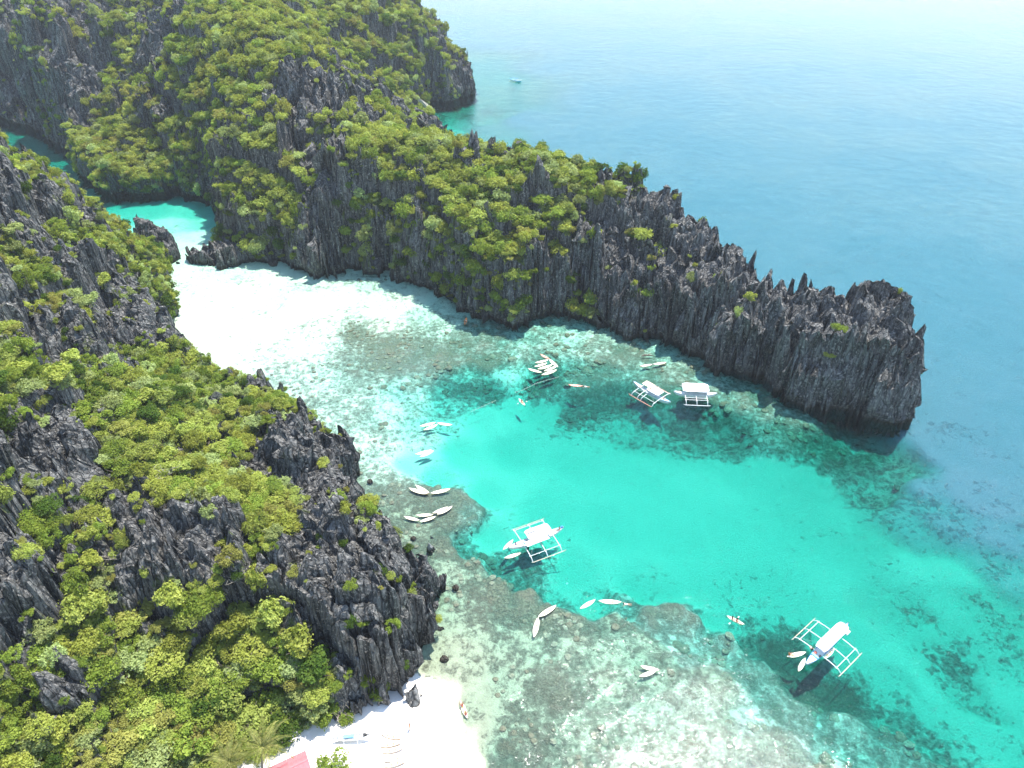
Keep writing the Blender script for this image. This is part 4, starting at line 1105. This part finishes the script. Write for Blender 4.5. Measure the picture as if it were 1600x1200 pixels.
PLA = np.stack([bxx[ck] + r_.normal(0, .2, len(ck)), byy[ck] + r_.normal(0, .2, len(ck)), bzz[ck] - .05, np.minimum(sz, -bzz[ck] * .9 + .1), r_.integers(0, 4, len(ck)), np.zeros(len(ck)), r_.uniform(.5, .9, len(ck)), r_.uniform(0, 6.28, len(ck)), np.zeros(len(ck))], 1)
co_ = scrub('coral', list(range(len(PLA))), {(a, b_): CP[min(a, 3)] for a in range(5) for b_ in range(3)}, 'brown coral heads dotting the reef under clear water')
PLA = _keep

# ------------------------------------------------------------------ boats
M_WHITE = simple_mat('white_boat_paint', (.82, .82, .80), .45, .04, 2)
M_BAMBOO = simple_mat('bamboo', (.58, .48, .36), .6, .15, 4)
M_WPOLE = simple_mat('white_pole', (.80, .79, .76), .5, .06, 4)
M_TARP = simple_mat('white_tarp', (.82, .82, .82), .7, .05, 1.5)
M_CREAM = simple_mat('cream_tarp', (.74, .62, .45), .7, .08, 1.5)
M_BLUE = simple_mat('blue_paint', (.05, .22, .55), .45)
M_LBLUE = simple_mat('light_blue_paint', (.20, .55, .75), .45)
M_RED = simple_mat('red_plastic', (.62, .10, .06), .45)
M_ORANGE = simple_mat('orange_plastic', (.85, .27, .05), .45)
M_SALMON = simple_mat('salmon_plastic', (.80, .36, .26), .45)
M_YELL = simple_mat('yellow_edge', (.80, .50, .14), .5)
M_KWHITE = simple_mat('white_plastic', (.84, .78, .62), .35, .03)
M_BLACK = simple_mat('black_rubber', (.02, .02, .025), .6)
M_DECK = simple_mat('deck_wood', (.40, .28, .17), .7, .15, 5)
M_ROPE = simple_mat('rope', (.55, .55, .50), .8)
M_SKIN = simple_mat('skin', (.50, .28, .17), .6); M_HAIR = simple_mat('hair', (.02, .015, .012), .6)

def hull_sections(L, W, H, sheer, rake, n=17, m=9, bow_w=.04):
    secs = []
    for i in range(n):
        t = i / (n - 1); x = -L / 2 + L * t; s = abs(2 * t - 1)
        w = W * (1 - s ** 2.6) * .5 + bow_w; zt = H + sheer * s ** 2.2; zb = -.28 * (1 - s ** 3) + (zt - .25) * s ** 5
        sec = []
        for k in range(m):
            f = k / (m - 1) * 2 - 1; sec.append((x, w * math.copysign(abs(f) ** .75, f), zt + (zb - zt) * (1 - f * f) ** .65 if abs(f) < 1 else zt))
        secs.append(sec)
    return secs

def bangka(u0, v0, u1, v1, label, L=None, span=8.8, fl=7.2, roof=(-3.6, 3.2, 2.0), roof_off=0, booms=(-2.6, .2, 3.0), roof_mat=None, stripe=None, hull_w=1.5, extras=None, sc=1.0, floatmat=None, arch=.9, spars=(.78,), offs=0):
    """Outrigger boat with its bow at the first pixel and its stern at the second."""
    a = Vector(P(u0, v0, .9)); c = Vector(P(u1, v1, .9)); d = a - c; LL = L or (d.length)
    t = empty('outrigger_boat', ((a.x + c.x) / 2, (a.y + c.y) / 2, 0), math.atan2(d.y, d.x)); tag(t, label, 'boat', 'white outrigger boats moored in the bay')
    b = MB(); b.loft(hull_sections(LL, hull_w, .72, .62, .4), cap=True, closed=False); b.build('hull', M_WHITE, t, True)
    b = MB()                                             # deck with a raised edge
    secs = []
    for i in range(15):
        f = i / 14; x = -LL * .47 + LL * .94 * f; s = abs(2 * f - 1) * .94; w = (hull_w * (1 - s ** 2.6) * .5 + .02) * .93; z = .66 + .6 * s ** 2.2
        secs.append([(x, -w, z), (x, w, z), (x, w, z - .06), (x, -w, z - .06)])
    b.loft(secs); b.build('deck', M_WHITE if not stripe else M_WHITE, t)
    for s in (-1, 1):
        b = MB(); pts = []
        for i in range(15):
            f = i / 14; x = -LL * .48 + LL * .96 * f; ss = abs(2 * f - 1) * .96; pts.append((x, s * (hull_w * (1 - ss ** 2.6) * .5 + .045), .74 + .61 * ss ** 2.2))
        b.tube(pts, .045, 5); b.build('gunwale', stripe or M_WHITE, t)
    # canopy on posts
    x0, x1, w = roof; rm = roof_mat or M_TARP
    b = MB(); secs = []
    for i in range(9):
        f = i / 8; x = x0 + (x1 - x0) * f; e = min(1, min(f, 1 - f) * 6 + .78); sec = []
        for k in range(9):
            g = k / 8 * 2 - 1; sec.append((x, roof_off + g * w / 2 * e, 2.05 + .16 * (1 - g * g) + .03 * math.sin(i * 2.3)))
        sec += [(p[0], p[1], p[2] - .05) for p in reversed(sec)]; secs.append(sec)
    b.loft(secs); b.build('canopy', rm, t)
    for i in range(4):
        for s in (-1, 1):
            x = x0 + .25 + (x1 - x0 - .5) * i / 3; b = MB(); b.tube([(x, s * hull_w * .42, .7), (x, roof_off + s * w * .42, 2.07)], .035, 5); b.build('post', M_WPOLE, t)
    # booms arch over the water down to the floats
    hs = span / 2
    for x in booms:
        b = MB(); b.tube([(x, -hs, .16), (x, -hs * .97, .35), (x, -hs * .86, .78), (x, -hs * .5, arch + .08), (x, 0, arch + .12), (x, hs * .5, arch + .08), (x, hs * .86, .78), (x, hs * .97, .35), (x, hs, .16)], [.055, .065, .075, .08, .085, .08, .075, .065, .055], 6); b.build('boom', M_WPOLE, t)
    cxm = sum(booms) / len(booms) + offs
    for s in (-1, 1):
        b = MB(); b.tube([(cxm - fl / 2, s * hs, .22), (cxm - fl / 2 + .4, s * hs, .10), (cxm, s * hs, .07), (cxm + fl / 2 - .5, s * hs, .1), (cxm + fl / 2, s * hs, .3)], [.05, .08, .09, .08, .04], 7); b.build('outrigger_float', floatmat or M_BAMBOO, t)
        for q in spars:
            b = MB(); zz = .86 if q < .8 else .78
            b.tube([(booms[0] - .25, s * hs * q, zz + .05), (booms[-1] + .25, s * hs * q, zz + .05)], .055, 5); b.build('spar', M_WPOLE, t)
        for (xa, xb) in ((booms[0], booms[1]), (booms[-1], booms[1])):
            b = MB(); b.tube([(xa, s * hs * .8, .95), ((xa + xb) / 2 + (xb - xa) * .2, s * hull_w * .4, 1.35)], .012, 3); b.build('stay_rope', M_ROPE, t)
    if extras: extras(t, LL, hull_w)
    return t

def part_box(name, t, c, s, m, rz=0):
    b = MB(); b.box((0, 0, 0), s); o = b.build(name, m, t); o.location = c; o.rotation_euler = (0, 0, rz); return o

def person(name_label, loc, rz, pose='sit', shirt=None, parent_rot=None, cat='person', hat=False, sc=1.0):
    """Small figure: one skinned body, clothing and hair as children."""
    J = {'sit': dict(pel=(0, 0, .1), che=(-.05, 0, .50), nec=(-.04, 0, .62), hea=(0, 0, .78), kl=(.45, .14, .22), fl=(.80, .14, .02), el=(.12, .28, .34), hl=(.38, .25, .30)),
         'stand': dict(pel=(0, 0, .92), che=(0, 0, 1.35), nec=(0, 0, 1.48), hea=(.02, 0, 1.64), kl=(.06, .10, .5), fl=(.0, .12, .05), el=(.02, .27, 1.12), hl=(.12, .28, .88)),
         'swim': dict(pel=(-.3, 0, -.06), che=(.15, 0, .02), nec=(.30, 0, .04), hea=(.45, 0, .10), kl=(-.72, .12, -.12), fl=(-1.1, .14, -.12), el=(.40, .35, -.02), hl=(.66, .42, -.02))}[pose]
    mr = lambda p: (p[0], -p[1], p[2])
    sh = (J['che'][0], .17, J['che'][2] + .03); hp = (J['pel'][0], .1, J['pel'][2])
    pts = [J['pel'], J['che'], J['nec'], J['hea'], (J['hea'][0] + .01, 0, J['hea'][2] + .08), hp, J['kl'], J['fl'], (J['fl'][0] + .16, J['fl'][1], J['fl'][2]), mr(hp), mr(J['kl']), mr(J['fl']), (J['fl'][0] + .16, -J['fl'][1], J['fl'][2]),
           sh, J['el'], J['hl'], mr(sh), mr(J['el']), mr(J['hl'])]
    rad = [.14, .15, .055, .095, .07, .10, .065, .045, .035, .10, .065, .045, .035, .07, .045, .032, .07, .045, .032]
    ed = [(0, 1), (1, 2), (2, 3), (3, 4), (0, 5), (5, 6), (6, 7), (7, 8), (0, 9), (9, 10), (10, 11), (11, 12), (1, 13), (13, 14), (14, 15), (1, 16), (16, 17), (17, 18)]
    me = bpy.data.meshes.new('body'); me.from_pydata(pts, ed, []); me.materials.append(M_SKIN)
    o = link(bpy.data.objects.new('person', me)); md = o.modifiers.new('skin', 'SKIN'); md.use_smooth_shade = True
    for i, sv in enumerate(me.skin_vertices[0].data):
        sv.radius = (rad[i], rad[i]); sv.use_root = (i == 0)
    o.modifiers.new('sub', 'SUBSURF').levels = 1
    o.location = loc; o.rotation_euler = (0, 0, rz); o.scale = (sc,) * 3
    tag(o, name_label, 'person')
    if shirt is not None:
        b = MB(); c0, c1 = Vector(J['pel']), Vector(J['che']); up = (c1 - c0); side = Vector((0, 1, 0)); fw = side.cross(up).normalized(); secs = []
        for f, wy, wx in ((-.05, .16, .13), (.3, .155, .12), (.8, .19, .135), (1.12, .2, .12), (1.25, .09, .08)):
            p = c0 + up * f; secs.append([tuple(p + side * wy * math.cos(a) + fw * wx * math.sin(a)) for a in [2 * math.pi * k / 10 for k in range(10)]])
        b.loft(secs); b.build('shirt', shirt, o, True)
    b = MB(); b.ball((J['hea'][0] - .02, 0, J['hea'][2] + .06), (.105, .095, .10), 8, 6); b.build('hair', M_HAIR, o, True)
    return o

def ex1(t, L, w):
    part_box('engine_box', t, (-L * .36, .95, 1.05), (1.0, .5, .4), M_WHITE); part_box('outboard_motor', t, (-L * .36 - .1, .55, 1.0), (.6, .35, .5), M_BLACK)
    part_box('stern_hatch', t, (-L * .43, 0, 1.25), (.25, .3, .08), M_BLACK)
    part_box('bow_bench', t, (L * .28, 0, .95), (.35, 1.25, .3), M_LBLUE); part_box('cool_box', t, (L * .24, -.3, .95), (.5, .35, .35), M_RED)
    for k in range(4): part_box('life_jacket', t, (.8 - k * .9, -.85, 1.2), (.45, .12, .45), M_BLUE)
    part_box('gear_bag', t, (L * .24, .55, 1.0), (.35, .3, .3), M_BLACK)
bangka(1258, 1040, 1325, 975, 'white outrigger boat with long rounded canopy and blue hull side, lower right', span=8.9, fl=7.2, roof=(-4.9, 2.7, 2.0), booms=(-2.9, -.1, 2.7), stripe=M_BLUE, extras=ex1, hull_w=1.6)
def ex2(t, L, w):
    b = MB()
    for k in range(7): b.tube([(-.6 + .3 * k, -.7 + .1 * math.sin(k * 3), 2.3), (-.3 + .3 * k, -.45, 2.42), (-.1 + .3 * k, -.75, 2.3)], .05, 5)
    b.build('bundled_nets', M_BLACK, t)
    part_box('blue_mat', t, (2.7, .1, .98), (.9, .5, .08), M_LBLUE); part_box('black_tub', t, (2.0, .1, 1.0), (.4, .4, .25), M_BLACK)
    part_box('side_canopy', t, (-.1, 1.45, 1.95), (3.6, 1.2, .05), M_TARP); part_box('side_canopy', t, (1.9, 1.3, 1.75), (1.9, 1.3, .05), M_TARP)
    part_box('orange_cloth', t, (-.3, -2.3, 1.0), (.9, .5, .05), M_CREAM, .5); part_box('stern_motor', t, (-L * .46, 0, 1.45), (.45, .3, .3), M_BLUE); part_box('tiller_arm', t, (-L * .40, .1, 1.4), (1.2, .1, .08), M_LBLUE)
    part_box('boarding_ladder', t, (2.3, 1.1, .3), (.35, .08, 1.3), M_BLACK)
bangka(793, 857, 881, 825, 'white outrigger boat with black nets piled on its square canopy', span=9.2, fl=7.5, roof=(-3.2, 1.9, 2.6), booms=(-3.3, -.2, 3.0), extras=ex2, hull_w=1.5, roof_off=-.5, offs=-.3)
def ex3(t, L, w):
    part_box('side_canopy', t, (1.9, -1.0, 1.9), (2.6, 1.9, .05), M_CREAM); part_box('cool_box', t, (.1, .5, 2.3), (.5, .4, .2), M_DECK); part_box('bow_cloth', t, (3.2, .6, 1.3), (.8, .7, .1), M_CREAM)
bangka(989, 597, 1048, 630, 'white outrigger boat with cream awning moored left of its twin', span=7.6, fl=7.3, roof=(-2.9, .9, 2.4), booms=(-3.2, .3, 1.4, 3.2), extras=ex3, hull_w=1.35, stripe=M_LBLUE, floatmat=M_SALMON, spars=(.72,))
def ex4(t, L, w):
    b = MB(); b.tube([(-1.6, .9, 2.35), (0, .8, 2.5), (1.9, .85, 2.35)], .05, 5); b.tube([(.1, .2, 2.4), (0, 1.6, 2.5)], .05, 5); b.build('mooring_pole', M_BLACK, t)
    part_box('canopy_patch', t, (2.5, -.6, 2.26), (.4, .3, .02), M_BLACK); part_box('canopy_patch', t, (2.5, -1.4, 2.2), (.4, .2, .02), M_BLACK)
bangka(1052, 613, 1121, 616, 'white outrigger boat with broad flat canopy nearest the outer rock', span=7.8, fl=6.6, roof=(-3.2, 3.2, 3.6), roof_off=-.9, booms=(-2.6, .0, 2.6), extras=ex4, hull_w=1.3, floatmat=M_WPOLE, spars=(.72, .5))
far_boat = bangka(799, 122.5, 812, 126, 'tiny outrigger boat crossing the pale sea beyond the headland', L=12, span=7, fl=6.5, roof=(-2, 2, 1.2), booms=(-2.5, 0, 2.5), roof_mat=M_BLUE, hull_w=1.1)
far_boat.scale = (.85, .85, .7)
for _c in far_boat.children:
    if _c.name.split('.')[0] in ('hull', 'deck', 'gunwale'): _c.data.materials[0] = M_LBLUE
bb = bangka(577, 1150, 524, 1155, 'narrow white outrigger canoe pulled up on the beach', span=2.6, fl=4.2, roof=(-.9, .9, .5), booms=(-1.3, 1.0), hull_w=.62, spars=(), arch=.7) if False else None

# canoe drawn up on the sand
def beach_canoe():
    a = Vector(bed_at(521, 1159)); c = Vector(bed_at(580, 1155)); d = c - a
    t = empty('outrigger_canoe', ((a.x + c.x) / 2, (a.y + c.y) / 2, max(a.z, c.z) + .2), math.atan2(d.y, d.x)); tag(t, 'narrow white outrigger canoe pulled up on the white beach', 'boat')
    L = d.length; b = MB(); b.loft(hull_sections(L, .6, .55, .3, .2), cap=True, closed=False); b.build('hull', M_WHITE, t, True)
    b = MB(); b.box((0, 0, .45), (L * .7, .42, .04)); b.build('deck', M_WHITE, t)
    for x in (-1.1, .9):
        b = MB(); b.tube([(x, -1.1, .1), (x, -.7, .6), (x, .8, .62), (x, 1.25, .1)], .04, 5); b.build('boom', M_WPOLE, t)
    for y in (-1.1, 1.25):
        b = MB(); b.tube([(-2.2, y, .12), (2.0, y, .12)], .06, 6); b.build('outrigger_float', M_WPOLE, t)
    part_box('engine_block', t, (L * .36, 0, .75), (.5, .3, .4), M_BLACK); part_box('seat_rail', t, (-.4, .1, .75), (1.6, .5, .06), M_LBLUE)
beach_canoe()

# ------------------------------------------------------------------ kayaks
def kayak_proto(top_m, side_m):
    secs, n = [], 15
    def shell(k0, k1, z0, z1, wsc):
        out = []
        for i in range(n):
            t = i / (n - 1); x = -1.95 + 3.9 * t; s = abs(2 * t - 1); w = .41 * (1 - s ** 2.3) ** .9 + .025; rise = .10 * s ** 3
            out.append((x, w * wsc, rise))
        return out
    t = bpy.data.objects.new('kayak', None); t.empty_display_size = .5; link(t)
    b = MB(); S = []
    for (x, w, rs) in shell(0, 0, 0, 0, 1):
        S.append([(x, -w, .14 + rs), (x, -w * .92, .02 + rs), (x, -w * .5, -.10 + rs * 1.5), (x, w * .5, -.10 + rs * 1.5), (x, w * .92, .02 + rs), (x, w, .14 + rs)])
    b.loft(S, closed=False); b.build('hull', side_m, t, True)
    b = MB(); S = []
    for (x, w, rs) in shell(0, 0, 0, 0, 1):
        crown = .07 if abs(x) > 1.0 else .0
        dip = .11 * (1 - sstep(.75, 1.15, np.array(abs(x))).item())
        S.append([(x, -w, .145 + rs), (x, -w * .8, .20 + rs), (x, -w * .55, .20 + rs - dip + crown * .5), (x, 0, .20 + rs - dip * 1.5 + crown), (x, w * .55, .20 + rs - dip + crown * .5), (x, w * .8, .20 + rs), (x, w, .145 + rs)])
    b.loft(S, closed=False); b.build('deck', top_m, t, True)
    for x in (-.65, .45):
        b = MB(); b.box((0, 0, 0), (.30, .42, .05)); o = b.build('seat', M_KWHITE if top_m is not M_KWHITE else M_YELL, t); o.location = (x, 0, .10)
    for x in (-1.7, 1.7):
        b = MB(); b.tube([(-.06, 0, 0), (0, 0, .05), (.06, 0, 0)], .012, 4); o = b.build('carry_handle', M_BLACK, t); o.location = (x, 0, .32)
    return t
KP = {'white': kayak_proto(M_KWHITE, M_YELL), 'red': kayak_proto(M_SALMON, M_RED), 'orange': kayak_proto(M_ORANGE, M_YELL), 'pink': kayak_proto(M_KWHITE, M_SALMON)}
used = set()
def kayak(u0, v0, u1, v1, label, kind='white', group='sea kayaks moored around the bay', z=None):
    if z is not None and z > 1:
        a = Vector(bed_at(u0, v0)); c = Vector(bed_at(u1, v1)); h = max(a.z, c.z) + .10
    else:
        h = 0 if z is None else z; a = Vector(P(u0, v0, h)); c = Vector(P(u1, v1, h))
    d = c - a
    o = KP[kind] if kind not in used else copy_tree(KP[kind]); used.add(kind)
    s = min(1.25, max(.82, d.length / 3.9))
    o.location = ((a.x + c.x) / 2, (a.y + c.y) / 2, h); o.rotation_euler = (0, 0, math.atan2(d.y, d.x)); o.scale = (s, s, s)
    return tag(o, label, 'kayak', group)
K = [
 (844, 554, 859, 562, 'red kayak at the upper end of the tight raft of white kayaks', 'red'),
 (836, 568, 857, 563, 'uppermost white kayak in the left half of the kayak raft', 'white'),
 (835, 574, 855, 568, 'second white kayak down in the left half of the kayak raft', 'white'),
 (840, 578, 863, 571, 'middle white kayak in the kayak raft', 'white'),
 (858, 562, 872, 575, 'white kayak lying crosswise at the right end of the kayak raft', 'white'),
 (825, 577, 847, 583, 'cream kayak pointing away at the lower left of the kayak raft', 'white'),
 (850, 581, 870, 573, 'white kayak just above the bottom one of the kayak raft', 'white'),
 (846, 587, 870, 579, 'bottom white kayak in the kayak raft', 'white'),
 (888, 602, 911, 604, 'lone red kayak in the dark teal water', 'red'),
 (726, 508, 729, 497, 'orange kayak in the cliff shadow below the green gully', 'orange'),
 (1000, 573, 1019, 570, 'left kayak of the pair near the shadowed cliff foot', 'white'),
 (1020, 570, 1041, 567, 'right kayak of the pair near the shadowed cliff foot', 'pink'),
 (656, 667, 681, 661, 'left white kayak of the three at the pool edge', 'white'),
 (662, 673, 684, 664, 'lower white kayak of the three at the pool edge', 'white'),
 (683, 662, 707, 665, 'right white kayak of the three at the pool edge', 'pink'),
 (649, 711, 675, 704, 'upper white kayak of the lone pair on turquoise water', 'white'),
 (656, 715, 678, 705, 'lower white kayak of the lone pair on turquoise water', 'white'),
 (639, 764, 668, 773, 'lower left kayak of three over the brown reef spur', 'white'),
 (649, 759, 671, 772, 'upper left kayak of three over the brown reef spur', 'white'),
 (673, 772, 704, 765, 'right kayak of three over the brown reef spur', 'white'),
 (631, 808, 656, 814, 'leftmost kayak of the five below the reef spur', 'white'),
 (650, 806, 677, 805, 'upper middle kayak of the five below the reef spur', 'white'),
 (656, 816, 681, 808, 'lower middle kayak of the five below the reef spur', 'white'),
 (676, 803, 700, 793, 'upper right kayak of the five below the reef spur', 'white'),
 (683, 805, 707, 792, 'lower right kayak of the five below the reef spur', 'white'),
 (786, 860, 802, 844, 'white kayak tied at the bow of the net-laden boat', 'pink'),
 (788, 873, 814, 865, 'cream kayak below the bow of the net-laden boat', 'white'),
 (834, 997, 841, 966, 'white kayak pointing up the picture over the brown reef', 'white'),
 (841, 965, 869, 947, 'white kayak slanting up from the tip of the upright one', 'white'),
 (906, 952, 930, 938, 'short white kayak slanting at the reef edge', 'white'),
 (935, 940, 971, 942, 'white kayak lying level at the reef edge', 'white'),
 (1002, 1042, 1029, 1048, 'upper kayak of the pair over the pale reef flat', 'white'),
 (999, 1058, 1025, 1049, 'lower kayak of the pair over the pale reef flat', 'white'),
 (1135, 963, 1163, 977, 'white kayak being paddled past the reef edge', 'white'),
 (1229, 1027, 1259, 1020, 'cream kayak with gear beside the lower right boat', 'white'),
 (1247, 1050, 1258, 1029, 'plain white kayak at the bow of the lower right boat', 'white'),
 (1288, 1029, 1303, 1014, 'pink-edged kayak lashed alongside the lower right boat', 'pink', 'sea kayaks moored around the bay', .35),
 (720, 1098, 730, 1122, 'slim kayak with two people in the beach shallows', 'white'),
 (811, 624, 820, 634, 'small white kayak with a paddler on the bright pool', 'white'),
 (597, 1148, 626, 1155, 'topmost kayak of the row on the white beach', 'white', 'kayaks lined up on the beach', 1.52),
 (597, 1167, 625, 1162, 'second kayak from the top of the beach row', 'white', 'kayaks lined up on the beach', 1.52),
 (600, 1177, 630, 1170, 'third kayak from the top of the beach row', 'white', 'kayaks lined up on the beach', 1.5),
 (603, 1190, 631, 1186, 'fourth kayak from the top of the beach row', 'white', 'kayaks lined up on the beach', 1.5),
 (603, 1199, 633, 1191, 'lowest kayak of the row on the white beach', 'white', 'kayaks lined up on the beach', 1.5),
]
for k in K: kayak(*k)

def at_px(u, v, h): return P(u, v, h)
M_TSH = {'white': M_TARP, 'dark': M_BLACK, 'red': M_RED, 'blue': M_BLUE, 'orange': M_ORANGE}
def ppl(u, v, h, rz, pose, shirt, label, sc=1.0):
    return person(label, bed_at(u, v) if h is None else at_px(u, v, h), rz, pose, M_TSH.get(shirt), sc=sc)
ppl(1144, 967.5, .15, R(-50), 'sit', 'dark', 'rear paddler in dark top in the paddled kayak', 1.0)
ppl(1151, 971, .15, R(-50), 'sit', 'red', 'front paddler in red top in the paddled kayak', 1.0)
ppl(815, 628, .15, R(-60), 'sit', 'red', 'paddler in the small kayak on the bright pool')
ppl(727, 505, .15, R(-90), 'sit', 'dark', 'paddler in dark top in the orange kayak')
ppl(722, 1103, .15, R(110), 'sit', 'red', 'upper of two people in the kayak off the beach')
ppl(728, 1117, .15, R(110), 'sit', 'red', 'lower of two people in the kayak off the beach')
ppl(915, 604, .0, R(180), 'swim', 'white', 'swimmer beside the lone red kayak')
ppl(978, 944, .0, R(180), 'swim', 'white', 'swimmer at the end of the level kayak')
ppl(641, 1140, None, R(200), 'stand', 'orange', 'person standing alone on the white beach')
ppl(1233, 1024, .15, R(20), 'sit', 'orange', 'person in the cream kayak beside the boat')
ppl(1268, 1016, .72, R(90), 'sit', 'dark', 'crewman sitting at the front of the long-canopied boat')
ppl(1287, 1003, .72, R(200), 'stand', 'white', 'crewman standing amidships beside the long rounded canopy', .95)
ppl(806, 852, .75, R(20), 'sit', 'blue', 'crewman in blue on the bow of the net-laden boat')
ppl(874, 828, 1.0, R(200), 'sit', 'red', 'crewman in red at the stern of the net-laden boat')
ppl(1038, 624, .85, R(140), 'sit', 'white', 'boatman at the stern of the cream-awning boat')
ppl(700, 1140, None, R(100), 'stand', 'blue', 'person in blue at the water edge of the beach') if False else None
# paddles
def paddle(u, v, h, rz, label):
    t = empty('paddle', P(u, v, h), rz); tag(t, label, 'paddle')
    b = MB(); b.tube([(-1.0, 0, 0), (1.0, 0, 0)], .018, 5); b.build('shaft', M_BLACK, t)
    for s in (-1, 1):
        b = MB(); b.box((s * 1.15, 0, 0), (.36, .16, .03)); b.build('blade', M_KWHITE, t)
paddle(1147, 969, .75, R(35), 'double-bladed paddle held across the paddled kayak')
paddle(816, 629, .75, R(20), 'double-bladed paddle held across the small pool kayak')

# float lines marking the swimming area
def float_line(pts, label, n):
    W = [Vector(P(u, v, .02)) for u, v in pts]; t = empty('float_line', W[0]); tag(t, label, 'float line')
    L = [w - W[0] for w in W]; b = MB(); b.tube([tuple(p) for p in L], .03, 4); b.build('rope', M_ROPE, t)
    tot = [0.0]
    for i in range(1, len(L)): tot.append(tot[-1] + (L[i] - L[i - 1]).length)
    bm = MB(); bm.ball((0, 0, 0), (.13, .13, .12), 7, 5); me = bm.mesh('float', M_KWHITE, True)
    for k in range(n):
        s = tot[-1] * k / (n - 1); i = max(j for j in range(len(tot)) if tot[j] <= s + 1e-6); i = min(i, len(L) - 2)
        f = (s - tot[i]) / (tot[i + 1] - tot[i]); o = link(bpy.data.objects.new('float', me), t); o.location = L[i].lerp(L[i + 1], f) + Vector((0, 0, .04))
float_line([(805, 613), (818, 609), (838, 599), (855, 594), (873, 589)], 'string of small floats running up to the kayak raft', 16)
float_line([(736, 643), (752, 636), (774, 626)], 'short faint string of floats left of the pool paddler', 8)

# driftwood log in the shallows by the pair of kayaks
b = MB(); b.tube([(-1.8, -.2, .0), (-.8, .1, .18), (.3, .0, .2), (1.4, .2, .05)], [.08, .2, .22, .1], 7); b.tube([(0, 0, .15), (.7, .7, .3), (1.3, .9, .2)], [.12, .09, .04], 5); b.tube([(-.6, 0, .15), (-1.1, .7, .15)], [.1, .04], 5)
o = b.build('driftwood_log', simple_mat('wet_wood', (.13, .075, .05), .6)); o.location = P(1012, 556, 0); tag(o, 'dark branching driftwood log afloat above the pair of kayaks', 'log')

# loose rocks along the shore
M_LROCK = M_ROCK
def rocks(specs):
    for j, (u, v, r, lab) in enumerate(specs):
        rr = random.Random(900 + j); b = MB(); secs = []; n = 9
        for (z, q) in ((-.6, 1.05), (0, 1.1), (.35, .95), (.65, .7), (.85, .35)):
            secs.append([(r * q * math.cos(a) * rr.uniform(.75, 1.2), r * q * math.sin(a) * rr.uniform(.7, 1.1), r * z * rr.uniform(.85, 1.15)) for a in [2 * math.pi * k / n for k in range(n)]])
        b.loft(secs); o = b.build('shore_rock', M_ROCK); o.location = P(u, v, 0); tag(o, lab, 'rock')
rocks([(694, 1030, .7, 'brown rock at the foot of the fluted cliff beyond the beach'), (712, 918, .6, 'small grey rock off the shore point'),
       (646, 841, .5, 'dark stub of rock above the small pale rock'), (427, 412, 1.4, 'dark rock where the white flat meets the long headland'), (578, 752, .6, 'dark rock in the shallows under the near crags')])

# ------------------------------------------------------------------ thin bright haze over the sea
b = MB(); b.box((0, 7000, 26), (24400, 16400, 176))
hm = NT("air"); pv = hm.n("ShaderNodeVolumePrincipled"); pv.inputs["Density"].default_value = .00015; pv.inputs["Color"].default_value = (.93, .96, 1, 1)
pv.inputs["Anisotropy"].default_value = .3
hm.l(pv.outputs[0], hm.out.inputs["Volume"])
tag(b.build('haze', hm.m), 'thin bright haze over the sea', None, None, 'stuff')
